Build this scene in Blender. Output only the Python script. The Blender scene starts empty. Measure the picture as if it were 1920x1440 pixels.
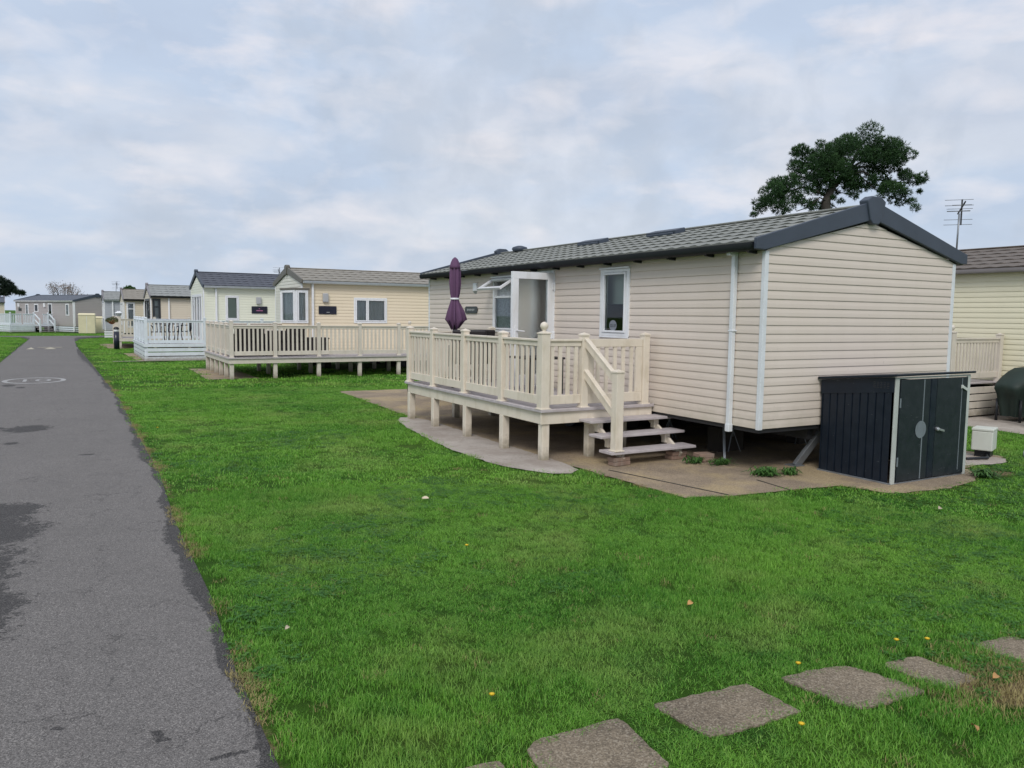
import bpy, bmesh, math, random
import numpy as np
from mathutils import Matrix, Vector
R_ = math.radians
random.seed(7); rng = np.random.default_rng(11)
S = bpy.context.scene
C = S.collection

# ------------------------------------------------------------------ camera
H = 1.75
YAW, PITCH, ROLL, FPX = 0.5152, 0.0873, -0.0127, 1466.8
def cam_axes():
    f = Vector((math.sin(YAW)*math.cos(PITCH), math.cos(YAW)*math.cos(PITCH), -math.sin(PITCH)))
    r = Vector((math.cos(YAW), -math.sin(YAW), 0)); d = f.cross(r)
    c, s = math.cos(ROLL), math.sin(ROLL)
    return c*r+s*d, -s*r+c*d, f
_r, _d, _f = cam_axes()
cd = bpy.data.cameras.new('camera'); cam = bpy.data.objects.new('camera', cd); C.objects.link(cam)
cd.sensor_width = 36; cd.lens = FPX/1920*36; cd.clip_end = 3000; cd.clip_start = 0.05
cam.matrix_world = Matrix(((_r.x, -_d.x, -_f.x, 0), (_r.y, -_d.y, -_f.y, 0), (_r.z, -_d.z, -_f.z, H), (0, 0, 0, 1)))
S.camera = cam

# ------------------------------------------------------------------ sky, sun, exposure
SUN_EL, SUN_AZ = R_(44), R_(-142)        # azimuth measured from +Y towards +X: light from behind and left of the camera
w = bpy.data.worlds.new('World'); S.world = w; w.use_nodes = True
nt = w.node_tree; N = nt.nodes; L = nt.links
for n in list(N): N.remove(n)
def nd(t, **k):
    n = N.new(t)
    for a, b in k.items():
        setattr(n, a, b)
    return n
out = nd('ShaderNodeOutputWorld'); bg = nd('ShaderNodeBackground'); L.new(bg.outputs[0], out.inputs[0])
sky = nd('ShaderNodeTexSky', sky_type='NISHITA', sun_disc=False)
sky.sun_elevation = SUN_EL; sky.sun_rotation = SUN_AZ; sky.air_density = 1.2; sky.dust_density = 3.0
tc = nd('ShaderNodeTexCoord'); sep = nd('ShaderNodeSeparateXYZ'); L.new(tc.outputs['Generated'], sep.inputs[0])
def mth(op, a, b=None, c=None, clamp=False):
    n = nd('ShaderNodeMath', operation=op, use_clamp=clamp)
    for i, v in enumerate((a, b, c)):
        if v is None: continue
        if isinstance(v, (int, float)): n.inputs[i].default_value = v
        else: L.new(v, n.inputs[i])
    return n.outputs[0]
zz = mth('MAXIMUM', sep.outputs[2], 0.0)
inv = mth('DIVIDE', 1.0, mth('ADD', zz, 0.22))
cmb = nd('ShaderNodeCombineXYZ')
L.new(mth('MULTIPLY', sep.outputs[0], inv), cmb.inputs[0]); L.new(mth('MULTIPLY', sep.outputs[1], inv), cmb.inputs[1])
L.new(mth('MULTIPLY', zz, 0.8), cmb.inputs[2])
def noise(vec, scale, detail=6, rough=0.55, dist=0.0):
    n = nd('ShaderNodeTexNoise'); n.inputs['Scale'].default_value = scale; n.inputs['Detail'].default_value = detail
    n.inputs['Roughness'].default_value = rough; n.inputs['Distortion'].default_value = dist; L.new(vec, n.inputs['Vector'])
    return n.outputs[0]
def ramp(fac, stops):
    n = nd('ShaderNodeValToRGB'); cr = n.color_ramp
    while len(cr.elements) < len(stops): cr.elements.new(0.5)
    for e, (p, c) in zip(cr.elements, stops): e.position = p; e.color = (*c, 1) if len(c) == 3 else c
    L.new(fac, n.inputs[0]); return n.outputs[0]
def mixc(fac, a, b, mode='MIX'):
    n = nd('ShaderNodeMix', data_type='RGBA', blend_type=mode)
    for s_, v in ((0, fac), (6, a), (7, b)):
        if isinstance(v, (int, float)): n.inputs[s_].default_value = v
        elif isinstance(v, tuple): n.inputs[s_].default_value = (*v, 1)
        else: L.new(v, n.inputs[s_])
    return n.outputs[2]
n1 = noise(cmb.outputs[0], 1.15, 7, 0.52, 0.25)
base = ramp(n1, [(0.30, (0.52, 0.61, 0.77)), (0.44, (0.58, 0.68, 0.84)), (0.56, (0.70, 0.75, 0.85)), (0.72, (0.76, 0.79, 0.85))])
mp = nd('ShaderNodeMapping'); mp.inputs['Scale'].default_value = (1.0, 1.0, 2.6); mp.inputs['Location'].default_value = (3.1, 1.7, 0.4)
L.new(tc.outputs['Generated'], mp.inputs[0])
mp2 = nd('ShaderNodeMapping'); mp2.inputs['Scale'].default_value = (1.0, 1.0, 3.4); mp2.inputs['Location'].default_value = (8.3, 0.2, 2.4)
L.new(tc.outputs['Generated'], mp2.inputs[0])
n2 = noise(mp2.outputs[0], 4.2, 8, 0.55, 0.15)
bright = ramp(n2, [(0.54, (0, 0, 0)), (0.70, (1, 1, 1))])
n3 = noise(mp.outputs[0], 2.4, 8, 0.58, 0.2)
darkm = ramp(n3, [(0.48, (0, 0, 0)), (0.68, (1, 1, 1))])
c1 = mixc(mth('MULTIPLY', darkm, 0.55), base, (0.48, 0.55, 0.68))
c2 = mixc(mth('MULTIPLY', bright, 0.75), c1, (0.93, 0.88, 0.90))
hz = ramp(zz, [(0.0, (1, 1, 1)), (0.22, (0, 0, 0))])
c3 = mixc(mth('MULTIPLY', hz, 0.40), c2, (0.56, 0.68, 0.85))
skyd = mixc(1.0, sky.outputs[0], (0.06, 0.06, 0.06), 'MULTIPLY')
def sky_spots(lst):
    acc = None
    for px, py, r, fl in lst:
        v = (_f+_r*((px-960)/FPX)+_d*((py-720)/FPX)).normalized()
        a = nd('ShaderNodeVectorMath', operation='SUBTRACT'); L.new(tc.outputs['Generated'], a.inputs[0]); a.inputs[1].default_value = v
        m = nd('ShaderNodeVectorMath', operation='MULTIPLY'); L.new(a.outputs[0], m.inputs[0]); m.inputs[1].default_value = (1, 1, fl)
        l = nd('ShaderNodeVectorMath', operation='LENGTH'); L.new(m.outputs[0], l.inputs[0])
        q = mth('SUBTRACT', 1.0, mth('DIVIDE', l.outputs['Value'], r/FPX), clamp=True)
        acc = q if acc is None else mth('MAXIMUM', acc, q)
    return acc
ns = noise(tc.outputs['Generated'], 15, 6, 0.55, 0.2)
mp3 = nd('ShaderNodeMapping'); mp3.inputs['Scale'].default_value = (1, 1, 2.2); L.new(tc.outputs['Generated'], mp3.inputs[0]); ns2 = noise(mp3.outputs[0], 13, 5, 0.5, 0.3)
dk_ = ramp(mth('ADD', mth('MULTIPLY', sky_spots([(935, 205, 110, .7), (910, 330, 190, .8), (1190, 290, 170, .9), (960, 260, 80, .6), (700, 150, 300, 1.4), (1500, 250, 300, 1.5), (950, 110, 300, 1.6), (420, 470, 260, 1.8)]), 0.24), ns), [(0.53, (0, 0, 0)), (0.78, (1, 1, 1))])
br_ = ramp(mth('ADD', mth('MULTIPLY', sky_spots([(935, 275, 85, 1.5), (1035, 262, 80, 1.8), (1130, 228, 100, 1.8), (1045, 195, 110, 2.2), (1355, 376, 100, 3), (545, 425, 90, 2), (850, 445, 200, 2.2), (1815, 368, 110, 2), (1880, 365, 90, 2.2), (1825, 155, 120, 2), (1290, 115, 180, 1.8), (30, 85, 150, 1.6), (600, 185, 190, 1.8), (640, 400, 200, 2), (1460, 330, 120, 1.6), (1010, 435, 60, 1.4), (340, 300, 200, 2.2), (1700, 60, 200, 2)]), 0.26), ns2), [(0.56, (0, 0, 0)), (0.88, (1, 1, 1))])
c3 = mixc(mth('MULTIPLY', dk_, 0.50), c3, (0.50, 0.565, 0.67)); c3 = mixc(mth('MULTIPLY', br_, 0.45), c3, (0.99, 0.94, 0.95))
c4 = mixc(0.12, c3, skyd)
L.new(c4, bg.inputs[0]); bg.inputs[1].default_value = 0.86
sd = bpy.data.lights.new('sun', 'SUN'); sd.energy = 1.5; sd.angle = R_(24); sd.color = (1.0, 0.965, 0.91)
sun = bpy.data.objects.new('sun', sd); C.objects.link(sun)
_dir = Vector((math.sin(SUN_AZ)*math.cos(SUN_EL), math.cos(SUN_AZ)*math.cos(SUN_EL), math.sin(SUN_EL)))
sun.rotation_euler = _dir.to_track_quat('Z', 'Y').to_euler(); sun.location = _dir*60
S.view_settings.view_transform = 'Standard'; S.view_settings.look = 'None'
S.view_settings.exposure = 0.30; S.view_settings.gamma = 1.0
S.cycles.max_bounces = 8; S.cycles.transparent_max_bounces = 16
S.cycles.sample_clamp_indirect = 4.0

# ------------------------------------------------------------------ materials
MATS = {}
class NB:
    """small node builder for one material"""
    def __init__(s, name, rough=0.6, spec=0.5, metal=0.0):
        s.m = bpy.data.materials.new(name); s.m.use_nodes = True; s.t = s.m.node_tree
        s.b = s.t.nodes['Principled BSDF']; s.b.inputs['Roughness'].default_value = rough
        s.b.inputs['Metallic'].default_value = metal; s.b.inputs['Specular IOR Level'].default_value = spec
        s.geo = s.t.nodes.new('ShaderNodeNewGeometry'); s.pos = s.geo.outputs['Position']; MATS[name] = s.m
    def n(s, t, **k):
        x = s.t.nodes.new(t)
        for a, b in k.items(): setattr(x, a, b)
        return x
    def put(s, v, sock):
        if isinstance(v, (int, float)): sock.default_value = v
        elif isinstance(v, (tuple, list)): sock.default_value = (*v, 1) if (len(v) == 3 and sock.type == 'RGBA') else v
        else: s.t.links.new(v, sock)
    def map(s, vec, scale=(1, 1, 1), loc=(0, 0, 0), rot=(0, 0, 0)):
        x = s.n('ShaderNodeMapping'); x.inputs['Scale'].default_value = scale; x.inputs['Location'].default_value = loc
        x.inputs['Rotation'].default_value = rot; s.put(vec, x.inputs[0]); return x.outputs[0]
    def noise(s, scale, detail=4, rough=0.55, vec=None, dist=0.0):
        x = s.n('ShaderNodeTexNoise'); x.inputs['Scale'].default_value = scale; x.inputs['Detail'].default_value = detail
        x.inputs['Roughness'].default_value = rough; x.inputs['Distortion'].default_value = dist
        s.put(s.pos if vec is None else vec, x.inputs['Vector']); return x.outputs[0]
    def voro(s, scale, feature='F1', vec=None, out=0):
        x = s.n('ShaderNodeTexVoronoi', feature=feature); x.inputs['Scale'].default_value = scale
        s.put(s.pos if vec is None else vec, x.inputs['Vector']); return x.outputs[out]
    def math(s, op, a, b=None, clamp=False):
        x = s.n('ShaderNodeMath', operation=op, use_clamp=clamp); s.put(a, x.inputs[0])
        if b is not None: s.put(b, x.inputs[1])
        return x.outputs[0]
    def ramp(s, fac, stops):
        x = s.n('ShaderNodeValToRGB'); cr = x.color_ramp
        while len(cr.elements) < len(stops): cr.elements.new(0.5)
        for e, (p, c) in zip(cr.elements, stops):
            e.position = p; e.color = (c, c, c, 1) if isinstance(c, (int, float)) else (*c, 1)
        s.put(fac, x.inputs[0]); return x.outputs[0]
    def mix(s, fac, a, b, mode='MIX'):
        x = s.n('ShaderNodeMix', data_type='RGBA', blend_type=mode); s.put(fac, x.inputs[0]); s.put(a, x.inputs[6]); s.put(b, x.inputs[7])
        return x.outputs[2]
    def attr(s, name):
        x = s.n('ShaderNodeAttribute'); x.attribute_name = name; return x
    def col(s, v): s.put(v, s.b.inputs['Base Color']); return s
    def rough(s, v): s.put(v, s.b.inputs['Roughness']); return s
    def bump(s, h, strength=0.3, dist=0.01):
        x = s.n('ShaderNodeBump'); x.inputs['Strength'].default_value = strength; x.inputs['Distance'].default_value = dist
        s.put(h, x.inputs['Height']); s.t.links.new(x.outputs[0], s.b.inputs['Normal']); return s
def sc(c, k): return tuple(min(1, v*k) for v in c)

def mat_siding(name, c, dirt=0.10):
    b = NB(name, 0.42, 0.4)
    streak = b.noise(1.0, 5, 0.6, b.map(b.pos, (2.2, 2.2, 0.28)))
    patch = b.noise(0.7, 3, 0.5)
    c0 = b.mix(b.ramp(streak, [(0.42, 0.0), (0.75, dirt*2.2)]), c, sc((c[0]*0.78, c[1]*0.76, c[2]*0.70), 1))
    c1 = b.mix(b.ramp(patch, [(0.3, 0.0), (0.7, 0.16)]), c0, sc(c, 0.88))
    sz_ = b.n('ShaderNodeSeparateXYZ'); b.put(b.pos, sz_.inputs[0])
    low = b.math('MULTIPLY', b.ramp(b.math('ADD', sz_.outputs[2], b.math('MULTIPLY', b.noise(5, 5, 0.7), 0.5)), [(0.72, 1.0), (1.0, 0.0)]), 0.30)
    c1 = b.mix(low, c1, (0.26, 0.27, 0.17))
    c1 = b.mix(b.ramp(b.noise(30, 3, 0.6, b.map(b.pos, (1, 1, 0.5))), [(0.68, 0.0), (0.74, 0.35)]), c1, sc(c, 0.6))
    b.col(c1)
    g = b.math('ADD', b.noise(1.0, 4, 0.6, b.map(b.pos, (3.0, 3.0, 120.0))), b.math('MULTIPLY', b.noise(1.3, 2, 0.5), 5.0))
    b.bump(g, 0.22, 0.004); b.rough(b.ramp(patch, [(0.3, 0.38), (0.7, 0.55)])); return b.m
def mat_plain(name, c, rough=0.5, var=0.10, bump=0.10, bscale=60, metal=0.0, dirt=None, spec=0.5):
    b = NB(name, rough, spec, metal)
    n = b.noise(3.0, 5, 0.6); c1 = b.mix(b.ramp(n, [(0.3, 0.0), (0.7, 1.0)]), sc(c, 1+var*0.5), sc(c, 1-var))
    if dirt:
        d = b.noise(7.0, 6, 0.65, b.map(b.pos, (1, 1, 0.35))); c1 = b.mix(b.ramp(d, [(0.50, 0.0), (0.78, 0.7)]), c1, dirt)
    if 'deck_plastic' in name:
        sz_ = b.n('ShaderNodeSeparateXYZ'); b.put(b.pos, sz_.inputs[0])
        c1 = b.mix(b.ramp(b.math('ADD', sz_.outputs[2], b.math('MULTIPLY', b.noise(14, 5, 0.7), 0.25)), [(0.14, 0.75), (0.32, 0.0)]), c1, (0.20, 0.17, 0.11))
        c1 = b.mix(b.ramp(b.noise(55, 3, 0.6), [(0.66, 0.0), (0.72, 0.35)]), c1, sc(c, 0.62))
    b.col(c1); b.bump(b.noise(bscale, 4, 0.6), bump, 0.004)
    return b.m
M_WALL = mat_siding('siding_stone', (0.69, 0.605, 0.53))
M_WALL_B = mat_siding('siding_yellow', (0.78, 0.67, 0.50), 0.05)
M_WALL_C = mat_siding('siding_pale_green', (0.76, 0.77, 0.64), 0.05)
M_WALL_D = mat_siding('siding_beige', (0.64, 0.57, 0.46), 0.06)
M_WALL_E = mat_siding('siding_tan', (0.64, 0.57, 0.45), 0.06)
M_WALL_F = mat_siding('siding_blue_grey', (0.40, 0.42, 0.46), 0.06)
M_WALL_G = mat_siding('siding_grey', (0.38, 0.35, 0.34), 0.06)
M_WALL_W = mat_siding('siding_white', (0.72, 0.70, 0.62), 0.05)
M_WALL_R = mat_siding('siding_cream', (0.80, 0.755, 0.57), 0.06)
M_UPVC = mat_plain('white_upvc', (0.80, 0.81, 0.83), 0.32, 0.06, 0.03, dirt=(0.62, 0.61, 0.58))
M_TRIMW = mat_plain('white_trim', (0.72, 0.75, 0.78), 0.4, 0.08, 0.04, dirt=(0.55, 0.55, 0.52))
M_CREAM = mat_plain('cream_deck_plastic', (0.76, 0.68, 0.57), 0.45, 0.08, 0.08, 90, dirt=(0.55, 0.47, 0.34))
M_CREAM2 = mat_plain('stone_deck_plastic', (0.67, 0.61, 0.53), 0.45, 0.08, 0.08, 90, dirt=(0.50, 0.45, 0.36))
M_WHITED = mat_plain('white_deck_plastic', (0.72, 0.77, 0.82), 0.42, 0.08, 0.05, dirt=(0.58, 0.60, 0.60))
M_NAVY = mat_plain('slate_blue_trim', (0.050, 0.064, 0.090), 0.5, 0.14, 0.10, 40)
M_BLACK = mat_plain('black_plastic', (0.012, 0.014, 0.019), 0.42, 0.2, 0.05)
M_GREYT = mat_plain('grey_gutter', (0.24, 0.22, 0.235), 0.45, 0.12, 0.05)
M_BROWNT = mat_plain('olive_trim', (0.13, 0.12, 0.10), 0.5, 0.12, 0.08)
M_GALV = mat_plain('galvanised_steel', (0.30, 0.32, 0.34), 0.5, 0.3, 0.2, 50, 0.6, dirt=(0.16, 0.15, 0.14))
M_DARKST = mat_plain('chassis_steel', (0.03, 0.03, 0.032), 0.6, 0.3, 0.2, 50, 0.2)
M_RATTAN = mat_plain('dark_rattan', (0.022, 0.018, 0.020), 0.55, 0.3, 0.5, 160)
M_INNER = mat_plain('interior_board', (0.13, 0.10, 0.08), 0.7, 0.1, 0.02)
M_INNERD = mat_plain('interior_dark', (0.05, 0.045, 0.045), 0.8, 0.1, 0.02)
M_ORANGE = mat_plain('orange_cloth', (0.55, 0.16, 0.05), 0.8, 0.2, 0.1)
M_BOXC = mat_plain('cream_box_plastic', (0.68, 0.62, 0.42), 0.5, 0.08, 0.05)
M_METER = mat_plain('meter_box_white', (0.62, 0.64, 0.58), 0.5, 0.08, 0.05, dirt=(0.45, 0.46, 0.38))
M_COVER = mat_plain('dark_green_cover', (0.016, 0.032, 0.026), 0.6, 0.3, 0.35, 18)
M_PLAQ = mat_plain('dark_plaque', (0.016, 0.018, 0.034), 0.25, 0.1, 0.02)
M_SLATE = mat_plain('slate_plaque', (0.035, 0.04, 0.042), 0.4, 0.2, 0.2, 60)
M_LETTER = mat_plain('grey_lettering', (0.42, 0.44, 0.44), 0.5, 0.05, 0.0)
M_PINKL = mat_plain('pink_lettering', (0.40, 0.14, 0.28), 0.5, 0.05, 0.0)
M_LAMP = mat_plain('lamp_housing', (0.42, 0.43, 0.44), 0.4, 0.1, 0.04)
M_STICK = mat_plain('grey_sticker', (0.20, 0.22, 0.25), 0.5, 0.08, 0.0)
M_STICKD = mat_plain('dark_sticker_print', (0.02, 0.022, 0.03), 0.5, 0.05, 0.0)
M_WPAINT = mat_plain('white_road_paint', (0.36, 0.35, 0.34), 0.6, 0.3, 0.3, 90, dirt=(0.22, 0.21, 0.21))
M_YPAINT = mat_plain('yellowed_road_paint', (0.50, 0.45, 0.33), 0.6, 0.3, 0.3, 90, dirt=(0.2, 0.19, 0.18))
M_TERRA = mat_plain('terracotta', (0.42, 0.14, 0.08), 0.7, 0.2, 0.2)
M_LEAFY = mat_plain('fallen_leaf', (0.55, 0.30, 0.10), 0.6, 0.4, 0.2)
M_LEAFW = mat_plain('pale_leaf', (0.60, 0.50, 0.36), 0.6, 0.3, 0.2)
M_YELLOW = mat_plain('dandelion_yellow', (0.75, 0.50, 0.02), 0.6, 0.2, 0.2)
M_SILVER = mat_plain('silver_handle', (0.55, 0.57, 0.60), 0.3, 0.1, 0.02, 60, 0.7)
M_DARKW = mat_plain('anthracite_frame', (0.03, 0.034, 0.042), 0.4, 0.1, 0.03)
M_BARK = mat_plain('bark', (0.042, 0.036, 0.030), 0.9, 0.4, 0.8, 14)
M_BRICKY = mat_plain('paving_brick', (0.30, 0.20, 0.15), 0.85, 0.3, 0.5, 40, dirt=(0.36, 0.33, 0.28))

def mat_parasol():
    b = NB('purple_canvas', 0.85, 0.2); n = b.noise(5, 4)
    b.col(b.mix(n, (0.100, 0.050, 0.105), (0.165, 0.088, 0.160))); b.bump(b.noise(300, 2), 0.2, 0.002); return b.m
M_PURPLE = mat_parasol()
def mat_tiles(name, c, lichen):
    b = NB(name, 0.62, 0.4)
    n = b.noise(6.0, 6, 0.65); sp = b.noise(95.0, 3, 0.7)
    c1 = b.mix(b.ramp(n, [(0.35, 0.0), (0.7, 1.0)]), sc(c, 1.12), sc(c, 0.8))
    c2 = b.mix(b.ramp(b.noise(17.0, 6, 0.7), [(0.52, 0.0), (0.68, 0.55)]), c1, lichen)
    b.col(b.mix(b.ramp(sp, [(0.35, 0.35), (0.6, 0.0)]), c2, sc(c, 0.45))); b.bump(sp, 0.5, 0.004); return b.m
M_TILE = mat_tiles('roof_tile_grey_green', (0.245, 0.252, 0.230), (0.34, 0.345, 0.265))
M_TILE_B = mat_tiles('roof_tile_brown_grey', (0.29, 0.265, 0.225), (0.35, 0.33, 0.25))
M_TILE_C = mat_tiles('roof_tile_slate', (0.085, 0.092, 0.115), (0.12, 0.125, 0.14))
M_TILE_D = mat_tiles('roof_tile_grey', (0.29, 0.30, 0.29), (0.35, 0.36, 0.32))
M_TILE_R = mat_tiles('roof_tile_brown', (0.15, 0.122, 0.10), (0.20, 0.17, 0.14))
M_TILE_G = mat_tiles('roof_sheet_slate', (0.10, 0.115, 0.145), (0.13, 0.14, 0.16))

def mat_boards():
    b = NB('composite_boards', 0.55, 0.4); g = b.noise(1.0, 4, 0.6, b.map(b.pos, (160, 3.0, 10)))
    b.col(b.mix(b.ramp(b.noise(8, 5), [(0.35, 0), (0.7, 1)]), (0.52, 0.475, 0.48), (0.41, 0.365, 0.37))); b.bump(g, 0.4, 0.004); return b.m
M_BOARD = mat_boards()
def mat_glass():
    b = NB('window_glass'); t = b.t; t.nodes.remove(b.b)
    gl = b.n('ShaderNodeBsdfGlossy'); gl.inputs['Roughness'].default_value = 0.015; gl.inputs['Color'].default_value = (0.95, 0.98, 1, 1)
    tr = b.n('ShaderNodeBsdfTransparent'); tr.inputs['Color'].default_value = (0.92, 0.95, 0.95, 1)
    fr = b.n('ShaderNodeFresnel'); fr.inputs['IOR'].default_value = 1.5
    mx = b.n('ShaderNodeMixShader'); t.links.new(fr.outputs[0], mx.inputs[0]); t.links.new(tr.outputs[0], mx.inputs[1]); t.links.new(gl.outputs[0], mx.inputs[2])
    t.links.new(mx.outputs[0], t.nodes['Material Output'].inputs[0]); return b.m
M_GLASS = mat_glass()
def mat_frost():
    b = NB('obscured_glass'); t = b.t; t.nodes.remove(b.b)
    bp = b.n('ShaderNodeBump'); bp.inputs['Strength'].default_value = 0.7; bp.inputs['Distance'].default_value = 0.012
    t.links.new(b.noise(42, 4, 0.65), bp.inputs['Height'])
    gl = b.n('ShaderNodeBsdfGlossy'); gl.inputs['Roughness'].default_value = 0.2; t.links.new(bp.outputs[0], gl.inputs['Normal'])
    rf = b.n('ShaderNodeBsdfRefraction'); rf.inputs['Roughness'].default_value = 0.06; rf.inputs['IOR'].default_value = 1.12; rf.inputs['Color'].default_value = (0.86, 0.89, 0.88, 1)
    t.links.new(bp.outputs[0], rf.inputs['Normal'])
    tl = b.n('ShaderNodeBsdfTranslucent'); tl.inputs['Color'].default_value = (0.6, 0.62, 0.60, 1)
    mx = b.n('ShaderNodeMixShader'); mx.inputs[0].default_value = 0.11; mx2 = b.n('ShaderNodeMixShader'); mx2.inputs[0].default_value = 0.06
    t.links.new(rf.outputs[0], mx2.inputs[1]); t.links.new(tl.outputs[0], mx2.inputs[2])
    t.links.new(mx2.outputs[0], mx.inputs[1]); t.links.new(gl.outputs[0], mx.inputs[2]); t.links.new(mx.outputs[0], t.nodes['Material Output'].inputs[0]); return b.m
M_FROST = mat_frost()
def mat_net():
    b = NB('net_curtain'); t = b.t; t.nodes.remove(b.b)
    df = b.n('ShaderNodeBsdfDiffuse'); df.inputs['Color'].default_value = (0.88, 0.92, 0.95, 1)
    tl = b.n('ShaderNodeBsdfTranslucent'); tl.inputs['Color'].default_value = (0.75, 0.8, 0.82, 1)
    tr = b.n('ShaderNodeBsdfTransparent'); m1 = b.n('ShaderNodeMixShader'); m1.inputs[0].default_value = 0.35
    t.links.new(df.outputs[0], m1.inputs[1]); t.links.new(tl.outputs[0], m1.inputs[2])
    m2 = b.n('ShaderNodeMixShader'); t.links.new(b.ramp(b.noise(45, 3), [(0.35, 0.04), (0.65, 0.3)]), m2.inputs[0])
    t.links.new(m1.outputs[0], m2.inputs[1]); t.links.new(tr.outputs[0], m2.inputs[2]); t.links.new(m2.outputs[0], t.nodes['Material Output'].inputs[0]); return b.m
M_NET = mat_net()
M_BLIND = mat_plain('pale_blind', (0.42, 0.48, 0.42), 0.7, 0.1, 0.05)
def mat_shed(name, c):
    b = NB(name, 0.42, 0.3); n = b.noise(9, 6, 0.65)
    scr = b.ramp(b.noise(70, 2, 0.5, b.map(b.pos, (0.25, 0.25, 1.0))), [(0.72, 0.0), (0.76, 0.5)])
    c1 = b.mix(b.ramp(n, [(0.4, 0.0), (0.75, 0.8)]), c, sc((c[0]*1.7, c[1]*1.6, c[2]*1.45), 1))
    b.col(b.mix(scr, c1, (0.12, 0.13, 0.14))); b.bump(b.noise(5, 3), 0.15, 0.02); b.rough(b.ramp(n, [(0.3, 0.3), (0.7, 0.5)])); return b.m
M_SHED = mat_shed('anthracite_sheet', (0.0075, 0.0125, 0.022))
M_SHEDD = mat_shed('anthracite_door', (0.014, 0.020, 0.025))
M_SHEDW = mat_plain('worn_white_edge', (0.50, 0.53, 0.50), 0.5, 0.15, 0.2, 60, dirt=(0.28, 0.29, 0.25))
M_SHEDP = mat_plain('grey_worn_paint', (0.17, 0.20, 0.22), 0.5, 0.15, 0.1, dirt=(0.10, 0.11, 0.12))

def mat_concrete(name, c, dark, yel=None, agg=0.0):
    b = NB(name, 0.85, 0.3)
    n = b.noise(1.6, 7, 0.65); n2 = b.noise(38, 4, 0.7); n3 = b.noise(220, 2, 0.6)
    c1 = b.mix(b.ramp(n, [(0.36, 0.0), (0.62, 1.0)]), c, dark)
    if yel: c1 = b.mix(b.ramp(b.noise(1.3, 5, 0.6, b.map(b.pos, loc=(4, 9, 0))), [(0.48, 0.0), (0.62, 0.8)]), c1, yel)
    c2 = b.mix(b.ramp(n2, [(0.45, 0.0), (0.75, 0.55)]), c1, sc(dark, 0.7))
    if agg:
        v = b.voro(150, 'F1', out=1); vv = b.n('ShaderNodeSeparateColor'); b.put(v, vv.inputs[0])
        c2 = b.mix(agg, c2, b.ramp(vv.outputs[0], [(0.0, sc(c, 0.35)), (0.4, sc(c, 0.8)), (0.78, sc(c, 1.3)), (1.0, (0.48, 0.42, 0.33))]))
    b.col(c2); b.bump(b.math('ADD', n3, b.math('MULTIPLY', n2, 1.2)), 0.55, 0.006); return b.m
M_PAD = mat_concrete('concrete_pad', (0.36, 0.28, 0.195), (0.17, 0.13, 0.095), (0.50, 0.38, 0.19), 0.45)
M_PAD2 = mat_concrete('pale_concrete_path', (0.50, 0.45, 0.40), (0.34, 0.29, 0.25))
M_STONE = mat_concrete('stepping_stone_aggregate', (0.255, 0.205, 0.145), (0.095, 0.078, 0.058), None, 0.5)

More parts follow.
